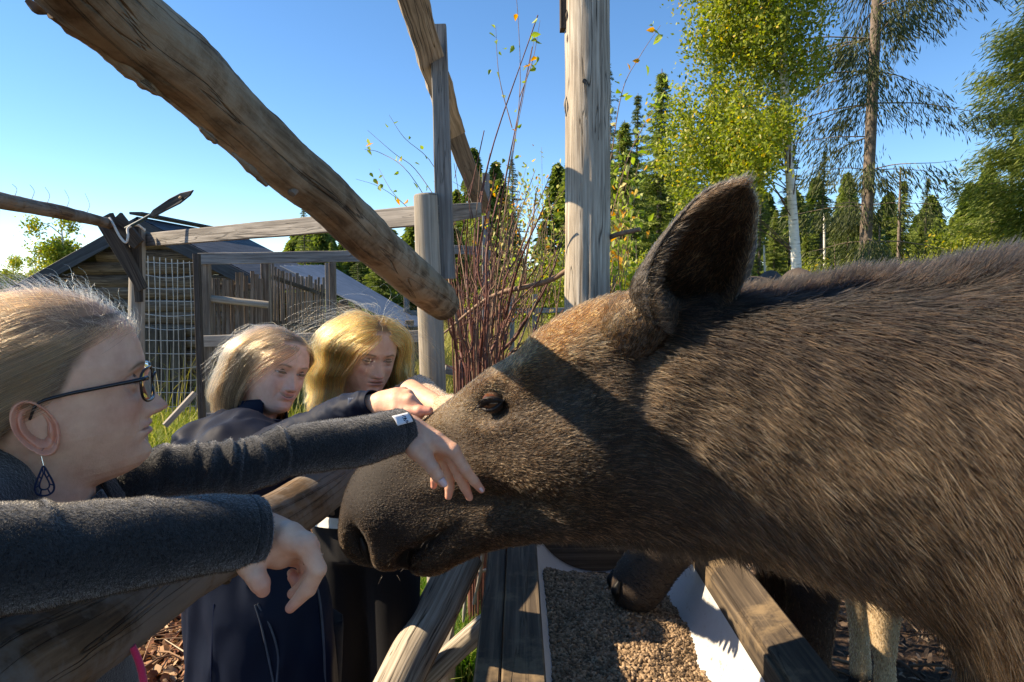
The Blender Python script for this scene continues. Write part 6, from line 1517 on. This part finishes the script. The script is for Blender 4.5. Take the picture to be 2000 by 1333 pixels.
# glasses
M_FRAME=plain_mat('black_acetate',(.006,.007,.010),rough=.15,var=.1,spec=.6)
def glass_mat():
    m=bpy.data.materials.new('lens_glass'); m.use_nodes=True; nt=m.node_tree; nt.nodes.clear(); o=nt.nodes.new('ShaderNodeOutputMaterial'); t=N(nt,'ShaderNodeBsdfTransparent'); g=N(nt,'ShaderNodeBsdfGlossy',i_Roughness=.02); f=N(nt,'ShaderNodeFresnel',i_IOR=1.45); x=N(nt,'ShaderNodeMixShader'); nt.links.new(f.outputs[0],x.inputs[0]); nt.links.new(t.outputs[0],x.inputs[1]); nt.links.new(g.outputs[0],x.inputs[2]); nt.links.new(x.outputs[0],o.inputs[0]); return m
M_LENS=glass_mat()
gl=lambda x,y,z: H1.W([x-.0080*(x>.03)-.0,y,z+.001])
for sg in (-1,1):
    n=40; ring=[]
    for k in range(n+1):
        a=2*math.pi*k/n; cx,cz=math.cos(a),math.sin(a); e=3.2; q=(abs(cx)**e+abs(cz)**e)**(-1/e)
        y=.034+cx*q*.0255; z=-.004+cz*q*.0195; ring.append(gl(.1085-.0022*((y-.01)/.02)**2+.001*z/.02,sg*y,z))
    tube('rim',ring,[.0017,.0017],M_FRAME,W1,nl=100,ns=8,caps=False)
    V=np.array(ring[:-1]); me=mesh_obj('lens',V,[tuple(range(n))],M_LENS,W1,smooth=False)
    tube('temple_arm',[gl(.1025,sg*.0595,.006),gl(.092,sg*.0725,.0065),gl(.05,sg*.0775,.005),gl(.012,sg*.0765,.003),gl(-.012,sg*.0755,-.002),gl(-.022,sg*.074,-.018)],[.0030,.0024,.0022,.0018,.0015],M_FRAME,W1,nl=50,ns=10)
tube('bridge',[gl(.1095,-.009,.000),gl(.1135,0,.004),gl(.1095,.009,.000)],[.0017,.0015],M_FRAME,W1,nl=14,ns=8)
# ear ring: dark blue lace drop
er=H1.W([-.014,-.077,-.057]); M_BLUE=plain_mat('blue_bead',(.010,.018,.05),rough=.4,var=.3,scale=400)
tube('hook',[er+np.array([0,-.001,.008]),er+np.array([-.003,-.002,.002]),er+np.array([-.001,-.002,-.012])],[.0006,.0006],plain_mat('silver',(.7,.7,.7),rough=.25,metal=1.0,var=.05),W1,nl=14,ns=6)
ea=unit(np.array([.83,.56,0])); ez=np.array([0,0,-1.0]); e0=er+np.array([-.001,-.002,-.012])
def drop(w,h,z0,r):
    pts=[]
    for k in range(25):
        a=2*math.pi*k/24; s_=(1-math.cos(a))/2; pts.append(e0+ez*(z0+h*s_)+ea*math.sin(a)*w*(.25+.95*s_**1.3)*1.1)
    tube('drop_ring',pts,[r,r],M_BLUE,W1,nl=60,ns=7,caps=False)
drop(.0105,.034,.001,.0011); drop(.0055,.019,.009,.0009)
for k in range(8):
    a=2*math.pi*(k+.5)/8; q=lambda w,h,z0: e0+ez*(z0+h*(1-math.cos(a))/2)+ea*math.sin(a)*w*(.25+.95*((1-math.cos(a))/2)**1.3)*1.1
    tube('drop_spoke',[q(.0055,.019,.009),q(.0105,.034,.001)],[.0008,.0008],M_BLUE,W1,nl=4,ns=6)
# label on the cuff
lab=[]; c0=catmull(A_,100); 
def cuffpt(t,ang,off=.0012):
    C=catmull(A_,260); T,X,Y=frames(C); r=resample(radA(),260); k=int(t*259); return C[k]+(X[k]*math.cos(ang)+Y[k]*math.sin(ang))*(r[k]+off)
C=catmull(A_,260); T,X,Y=frames(C); k=245; best=max(np.linspace(0,6.283,200),key=lambda a:(X[k]*math.cos(a)+Y[k]*math.sin(a))@unit(np.array([0.1,-1,.55])))
V=[];F=[]; gx,gy=10,6
for i in range(gx):
    for j in range(gy): V.append(cuffpt(.942+.050*i/(gx-1),best+(j/(gy-1)-.5)*.46,.0036))
F=[(i*gy+j,(i+1)*gy+j,(i+1)*gy+j+1,i*gy+j+1) for i in range(gx-1) for j in range(gy-1)]
o=mesh_obj('cuff_label',np.array(V),F,plain_mat('label_white',(.75,.76,.78),rough=.5,var=.05,scale=300),W1); md=o.modifiers.new('s','SOLIDIFY'); md.thickness=.0008
for (du,dv,w) in [(.46,.05,.0011),(.50,.14,.0013),(.54,.0,.0016),(.58,-.10,.0011),(.60,.10,.0012),(.52,-.14,.0009),(.42,-.04,.0008),(.64,-.02,.0009)]:
    a=cuffpt(.942+.050*(du-.03),best+dv*1.1,.0046); b2_=cuffpt(.942+.050*(du+.05),best+dv*1.1+.06,.0046); tube('label_mark',[a,b2_],[w*.6,w],M_BLUE,W1,nl=4,ns=6)
# ring on the near hand
p=np.array(P(612,1092,.783)); d=unit(np.array(P(620,1112,.772))-np.array(P(598,1062,.775))); u=unit(np.cross(d,[0,1,.2])); w=np.cross(d,u)
tube('finger_ring',[p+(u*math.cos(a)+w*math.sin(a))*.0118 for a in np.linspace(0,6.283,25)],[.0011,.0011],plain_mat('ring_silver',(.8,.8,.8),rough=.15,metal=1.0,var=.02),W1,nl=50,ns=8,caps=False)
# hair combed back, with sunlit flyaways
rg=np.random.default_rng(501); n=26000; ro=scalp_roots(n,rg,hline)
def d1(c,k,t):
    b=np.array([-1.0,0,-.10])[None]+np.zeros_like(c); b[:,2]-=np.clip((-.03-c[:,0])/.06,0,1.2)*1.1; b[:,1]+=-np.sign(c[:,1])*np.clip((-.07-c[:,0])/.04,0,1)*.5
    b[:,2]+=-.25*(np.abs(c[:,1])>.05)+ .05*vnoise(c,30,3); b[:,1]+=.12*vnoise(c,24,5); return b
S=strands(H1,ro,11,rg.uniform(.010,.021,n),d1,np.abs(rg.normal(size=n))*.0035+.0006,rg)
S=S+rg.normal(size=(n,1,3))*.0006
S=clump(S,rg,700,.45)
hair_obj('hair',H1.W(S.reshape(-1,3)).reshape(S.shape),.00016,.00006,M_HAIR,W1,shade(rg,n,[.38,.24,.14],.28,[.70,.50,.32],.25))
n=1500; ro=scalp_roots(n,rg,lambda p,ph:(p[:,2]>.05)); 
def d2(c,k,t): 
    v=unit(c-np.array([-.01,0,.03])); return v*(1.0-t*.9)+np.array([-.5,0,.15])+vnoise(c*1.0+k,40,9)[:,None]*np.array([.6,.8,.3])
S=strands(H1,ro,8,rg.uniform(.002,.0068,n),d2,np.full(n,.001),rg); kink=rg.normal(size=(n,1,3))*.4
t=np.linspace(0,1,8)[None,:,None]; S=S+kink*t**2*.014
hair_obj('flyaway_hair',H1.W(S.reshape(-1,3)).reshape(S.shape),.00013,.00006,M_HAIR,W1,shade(rg,n,[.70,.55,.36],.15))
# loose hair falling behind the ear down to the collar
n=1600; ro=np.stack([rg.uniform(-.10,-.055,n),-rg.uniform(.035,.062,n),rg.uniform(-.07,-.03,n)],-1)
S=strands(H1,ro,10,rg.uniform(.012,.020,n),lambda c,k,t:np.array([.05,.10,-1.0])+.25*np.stack([vnoise(c,22,q) for q in (1,2,3)],-1),np.abs(rg.normal(size=n))*.005+.002,rg)
hair_obj('loose_hair',H1.W(S.reshape(-1,3)).reshape(S.shape),.00018,.00006,M_HAIR,W1,shade(rg,n,[.24,.14,.08],.25))

# ===== second woman: bob, navy jacket
W2=empty('person',(-.66,1.62,0),'woman with chin-length blond bob and navy jacket smiling at the moose','person')
H2=Head(P(536,722,1.86),R(38),R(5),R(-13),1.0,dict(haircol=[.20,.125,.06],hl=hm2,nose=.92,open=.62,smile=1.0,mouthopen=.45,browc=(.32,.20,.12),lipc=(.55,.20,.17),skin=np.array([.80,.50,.365])))
V,F,col,cap=H2.build(); parts=[(V,[tuple(f) for f in F.tolist()]+[tuple(f) for f in cap.tolist()],col)]
for sg in (-1,1): parts.append(H2.ear(sg))
PC=lambda x,y,d: P(x,y,d*1.13)
hC=[([PC(722,792,1.255),PC(748,788,1.245)],[.020,.020]),([PC(748,786,1.24),PC(775,782,1.225),PC(800,782,1.215)],[.017,.015,.0115]),([PC(748,786,1.245),PC(775,774,1.24),PC(796,773,1.235)],[.017,.0155,.0115]),
    ([PC(748,788,1.255),PC(770,775,1.258),PC(788,768,1.256)],[.017,.015,.011]),([PC(748,790,1.262),PC(765,778,1.27),PC(780,770,1.275)],[.016,.014,.0105]),([PC(748,795,1.235),PC(775,800,1.215),PC(800,806,1.205)],[.016,.014,.012])]
fC=[([PC(800,782,1.215),PC(822,805,1.205),PC(812,820,1.205)],[.0112,.0095,.0075]),([PC(796,773,1.235),PC(818,797,1.228),PC(812,815,1.225)],[.0112,.0092,.0075]),([PC(788,768,1.256),PC(810,787,1.250),PC(806,808,1.248)],[.0108,.0088,.0072]),
    ([PC(780,770,1.275),PC(800,782,1.27),PC(800,800,1.27)],[.0098,.008,.0065]),([PC(800,806,1.205),PC(820,803,1.198),PC(838,803,1.195)],[.0115,.0100,.0078])]
hC=[(c_,[q*1.12 for q in r_]) for c_,r_ in hC]; fC=[(c_,[q*1.12 for q in r_]) for c_,r_ in fC]
HV,HF=make_hand(hC,fC); parts.append((HV,HF,hand_col(HV,[PC(836,803,1.195),PC(820,803,1.198),PC(812,818,1.205)])))
arm2=[P(430,905,1.66),P(520,880,1.58),P(600,845,1.51),P(660,812,1.46),P(731,788,1.41)]
parts+=[limb(arm2+[PC(748,788,1.245)],[.035,.032,.028,.024,.02,.019]),limb([H2.W([-.05,0,-.19]),(-.66,1.56,1.0),(-.66,1.58,.8)],[.05,.07,.07])]
skin_join('body',parts,W2); H2.eyes(W2,(-.05,-.35))
def ridge(c,s,q): return 1-np.abs(vnoise(c,s,q,2))*2.6
ff=lambda c: vnoise(c*np.array([1,1,.45]),9,14)*.012+np.clip(ridge(c*np.array([1,1,.5]),13,16),-1,1)*.007
s2=np.array(P(430,905,1.62)); s2b=np.array(P(395,885,1.80))
cloth_fuse('navy_jacket',[([H2.W([-.05,0,-.22]),(-.66,1.62,1.10),(-.64,1.58,.95),(-.605,1.56,.80),(-.60,1.56,.62),(-.60,1.56,.48)],[.085,.150,.165,.180,.19,.19],((.3,1,0),.72)),
    ([P(350,895,1.62),P(430,872,1.68),P(520,868,1.74)],[.060,.085,.06],None),([P(352,905,1.60),P(390,990,1.45),P(470,1010,1.38)],[.065,.055,.05],None)],.009,M_NAVY,W2,folds=ff)
def foldC(t,h):
    q=np.stack([t*9+.5*np.sin(h),np.cos(h)*.7,np.sin(h)*.7],-1).reshape(-1,3); return ((1-np.abs(vnoise(q,.8,30,2))*2.6)*.004+vnoise(q,1.0,31)*.004+vnoise(q,2.3,32)*.002).reshape(t.shape)-.001*np.exp(-((t-.97)/.006)**2)
sleeve('sleeve',arm2,[.062,.052,.042,.035,.0290],M_NAVY,W2,nl=160,ns=60,fold=foldC,seed=12,amp=.0014)
p=np.array(P(690,790,1.263)); 
V=[];
for i in range(6):
    for j in range(6): q=np.array(P(680+22*i/5,778+24*j/5,1.408-.004*math.sin(math.pi*j/5))); V.append(q)
F=[(i*6+j,(i+1)*6+j,(i+1)*6+j+1,i*6+j+1) for i in range(5) for j in range(5)]
o=mesh_obj('cuff_tab',np.array(V),F,fabric('tab_fleece',(.05,.07,.12),scale=500,bd=.003),W2); md=o.modifiers.new('s','SOLIDIFY'); md.thickness=.003
nk=H2.W([-.028,0,-.175]); axn=H2.WD([-.2,0,1])
collar(nk-axn*.010,axn,.092,.086,.085,M_NAVY,W2,H2.WD([1,-.0,0]),2,.9,wav=.009)
collar(nk-axn*.030,axn,.112,.118,.062,M_NAVY,W2,H2.WD([-1,0,0]),5,2.4,nm='hood',wav=.012,thick=.012)
# pocket and zips on the jacket front (outside the cloth)
from mathutils.bvhtree import BVHTree
jk=[o for o in W2.children if o.name.startswith('navy_jacket')][0]
jb=BVHTree.FromPolygons([v.co[:] for v in jk.data.vertices],[tuple(p.vertices) for p in jk.data.polygons])
def front(px,py):
    o=Vector((0,0,CAMZ)); d=(P(px,py,1.0)-o).normalized(); h=jb.ray_cast(o,d)
    return np.array(h[0]-d*.001) if h[0] is not None else np.array(P(px,py,1.42))
tube('pocket_edge',[front(498,1182),front(512,1230),front(534,1333),front(545,1400)],[.0022,.0026],M_GREYTRIM,W2,nl=30,ns=8)
tube('pocket_edge',[front(503,1180),front(528,1225),front(543,1280),front(540,1340)],[.0022,.0026],M_GREYTRIM,W2,nl=30,ns=8)
tube('front_zip',[front(598,1090),front(622,1160),front(632,1260),front(636,1400)],[.0032,.0032],M_GREYTRIM,W2,nl=40,ns=8)
tube('seam',[front(418,1180),front(414,1260),front(410,1400)],[.0012,.0012],M_BLUE,W2,nl=20,ns=6)
cloth_fuse('trousers',[([(-.65,1.55,.74),(-.66,1.55,.4),(-.66,1.55,.08)],[.09,.07,.06],None),([(-.50,1.60,.74),(-.50,1.60,.4),(-.50,1.60,.08)],[.09,.07,.06],None)],.01,M_BLACK,W2)
for x in (-.66,-.50): tube('shoe',[(x-.03,1.60,.05),(x+.03,1.54,.055),(x+.09,1.48,.04)],[.04,.045,.035],M_DARK,W2,nl=12,ns=14)
rg=np.random.default_rng(502); n=24000
ro=scalp_roots(n,rg,hl2); sd=np.where(ro[:,1]>.012,1.0,-1.0)
def d3(c,k,t):
    lat=sd*np.clip(c[:,2]-.02,0,.1)*16; b=np.stack([-.30-12.5*np.clip(c[:,0]+.005,0,.1),lat,-1.0-0*lat],-1)
    w=np.clip((-.055-c[:,2])/.05,0,1); b[:,0]+=w*.35*np.where(c[:,0]>-.05,.5,.9)-0; b[:,1]+=-sd*w*.25+.10*vnoise(c,26,4); b[:,0]+=.10*vnoise(c,22,8); return b
zl=rg.uniform(-.135,-.115,n); L=(ro[:,2]-zl)*1.08+.05*(np.abs(ro[:,1])<.04); st=np.clip(L,.04,.30)/13
S=strands(H2,ro,14,st,d3,np.abs(rg.normal(size=n))*.005+.0035+.004*(ro[:,2]>.03),rg); S=S+rg.normal(size=(n,1,3))*.0006+.0015*np.stack([np.sin(np.linspace(0,9,14)[None]+rg.uniform(0,6,(n,1)))]*3,-1)*np.array([1,1,0])*np.linspace(0,1,14)[None,:,None]
S=clump(S,rg,420,.6)
hair_obj('hair',H2.W(S.reshape(-1,3)).reshape(S.shape),.00030,.00013,M_HAIR,W2,shade(rg,n,[.42,.28,.17],.34,[.78,.58,.38],.25))
n=300; ro=scalp_roots(n,rg,hl2); S=strands(H2,ro,10,np.full(n,.016),lambda c,k,t:np.array([-.3,0,-1.0])+unit(c)*(1.3-t)+.6*np.stack([vnoise(c+k,30,q) for q in (1,2,3)],-1),np.full(n,.01),rg)
hair_obj('flyaway_hair',H2.W(S.reshape(-1,3)).reshape(S.shape),.00018,.00008,M_HAIR,W2,shade(rg,n,[.7,.55,.35],.2))

# ===== third woman: long golden hair, beige jumper
W3=empty('person',(-.42,2.0,0),'woman with long wavy golden hair and beige jumper looking down at the moose','person')
H3=Head(P(718,694,2.06),R(56),R(9),R(-5),1.03,dict(haircol=[.25,.14,.05],hl=hm2,nose=.95,open=.30,smile=-.15,brow=1.25,browc=(.24,.15,.09),lipc=(.50,.20,.17),skin=np.array([.74,.445,.30])))
V,F,col,cap=H3.build(); parts=[(V,[tuple(f) for f in F.tolist()]+[tuple(f) for f in cap.tolist()],col)]
for sg in (-1,1): parts.append(H3.ear(sg))
parts+=[limb([H3.W([-.05,0,-.19]),(-.40,2.0,1.05),(-.42,2.0,.8)],[.055,.10,.11])]
PD=lambda x,y,d: P(x,y,d*1.13)
hD=[([PD(885,800,1.50),PD(900,812,1.46)],[.02,.02]),([PD(900,812,1.46),PD(915,835,1.42)],[.018,.014]),([PD(900,815,1.47),PD(918,835,1.45)],[.018,.014]),([PD(900,818,1.475),PD(915,840,1.48)],[.018,.013])]
fD=[([PD(915,835,1.42),PD(922,855,1.41),PD(922,872,1.41)],[.011,.009,.007]),([PD(918,835,1.45),PD(925,858,1.44),PD(925,876,1.44)],[.011,.009,.007]),([PD(917,838,1.465),PD(925,860,1.465),PD(922,876,1.465)],[.011,.009,.007]),([PD(915,840,1.48),PD(920,858,1.49),PD(918,870,1.49)],[.010,.008,.006]),([PD(900,818,1.45),PD(905,838,1.43),PD(905,850,1.425)],[.013,.010,.008])]
HV,HF=make_hand(hD,fD,h=.0016); parts.append((HV,HF,SKIN_C)); parts.append(limb([P(800,765,1.88),P(845,790,1.78),PD(900,812,1.46)],[.035,.03,.02]))
skin_join('body',parts,W3); H3.eyes(W3,(-.1,-.35))
sh3=np.array(P(815,772,2.02))
cloth_fuse('beige_jumper',[([H3.W([-.05,0,-.24]),(-.42,2.05,1.10),(-.43,2.0,.98)],[.065,.140,.150],((.3,1,0),.75)),([P(640,822,2.08),P(720,822,2.12),sh3],[.055,.060,.056],None),
   ([sh3,P(840,792,1.90),P(868,800,1.76),P(890,806,1.68)],[.062,.050,.040,.033],None),([P(640,825,2.05),P(640,890,1.88),P(690,905,1.68)],[.06,.05,.04],None)],.009,M_BEIGE,W3,folds=lambda c: vnoise(c,16,24)*.010+vnoise(c,60,26)*.004)
for o in list(W3.children):
    if o.name.startswith('beige_jumper'):
        co=np.empty(len(o.data.vertices)*3,np.float32); o.data.vertices.foreach_get('co',co); co=co.reshape(-1,3).astype(float)
        fuzz('knit_fuzz',co,np.array([tuple(p.vertices) for p in o.data.polygons if len(p.vertices)==4]),W3,26000,[.85,.62,.44],431,L=.007,rad=.0004)
tube('shirt_hem',[(-.43,2.0,.965),(-.43,2.0,.90),(-.43,1.99,.85)],[.150,.158,.162],M_WHITE,W3,nl=20,ns=40,rough=.006,rs=14)
tube('black_vest',[(-.425,2.005,1.06),(-.43,2.0,.95),(-.43,2.0,.895)],[.150,.160,.160],M_BLACK,W3,nl=20,ns=40,rough=.006,rs=14)
cloth_fuse('trousers',[([(-.50,1.99,.86),(-.50,1.97,.5),(-.47,1.97,.08)],[.095,.072,.055],None),([(-.36,1.98,.86),(-.35,1.95,.5),(-.35,1.94,.08)],[.095,.072,.055],None),([(-.43,2.0,.90),(-.43,1.99,.76)],[.145,.135],None)],.01,M_BLACK,W3)
for x in (-.47,-.35): tube('shoe',[(x-.03,2.0,.05),(x+.02,1.93,.055),(x+.07,1.86,.04)],[.04,.045,.035],M_DARK,W3,nl=12,ns=14)
rg=np.random.default_rng(503); n=30000; ro=scalp_roots(n,rg,hl2); sd=np.where(ro[:,1]>.008,1.0,-1.0); phs=rg.uniform(0,.9,n)
def d4(c,k,t):
    lat=sd*np.clip(c[:,2]-.015,0,.1)*17; b=np.stack([-.15-10*np.clip(c[:,0]-.01,0,.1)*(c[:,2]>-.06),lat+sd*.15*(c[:,2]<0),-1.0-0*lat],-1)
    w=np.clip((.02-c[:,2])/.08,0,1); b[:,0]+=w*(.35+.0*t); wv=np.sin((c[:,2])*62+phs*1.2+2.2*vnoise(c,9,2)); b[:,1]+=.34*w*wv+.3*vnoise(c,18,4); b[:,0]+=.34*w*np.cos(c[:,2]*62+phs+2*vnoise(c,9,6))+.25*vnoise(c,18,8); return b
Lr=rg.uniform(.26,.38,n); S=strands(H3,ro,20,Lr/19,d4,np.abs(rg.normal(size=n))*.009+.004+.004*(ro[:,2]>.03),rg); S=S+rg.normal(size=(n,1,3))*.0010
S=clump(S,rg,300,.85)
hair_obj('hair',H3.W(S.reshape(-1,3)).reshape(S.shape),.00034,.00015,M_HAIR,W3,shade(rg,n,[.86,.39,.13],.34,[.95,.68,.38],.25))
n=350; ro=scalp_roots(n,rg,hl2); S=strands(H3,ro,16,np.full(n,.016),lambda c,k,t:np.array([-.3,0,-1.0])+unit(c)*(1.6-t)+.9*np.stack([vnoise(c+k*.01,26,q) for q in (1,2,3)],-1),np.full(n,.012),rg)
hair_obj('flyaway_hair',H3.W(S.reshape(-1,3)).reshape(S.shape),.0002,.00008,M_HAIR,W3,shade(rg,n,[.75,.55,.3],.2))
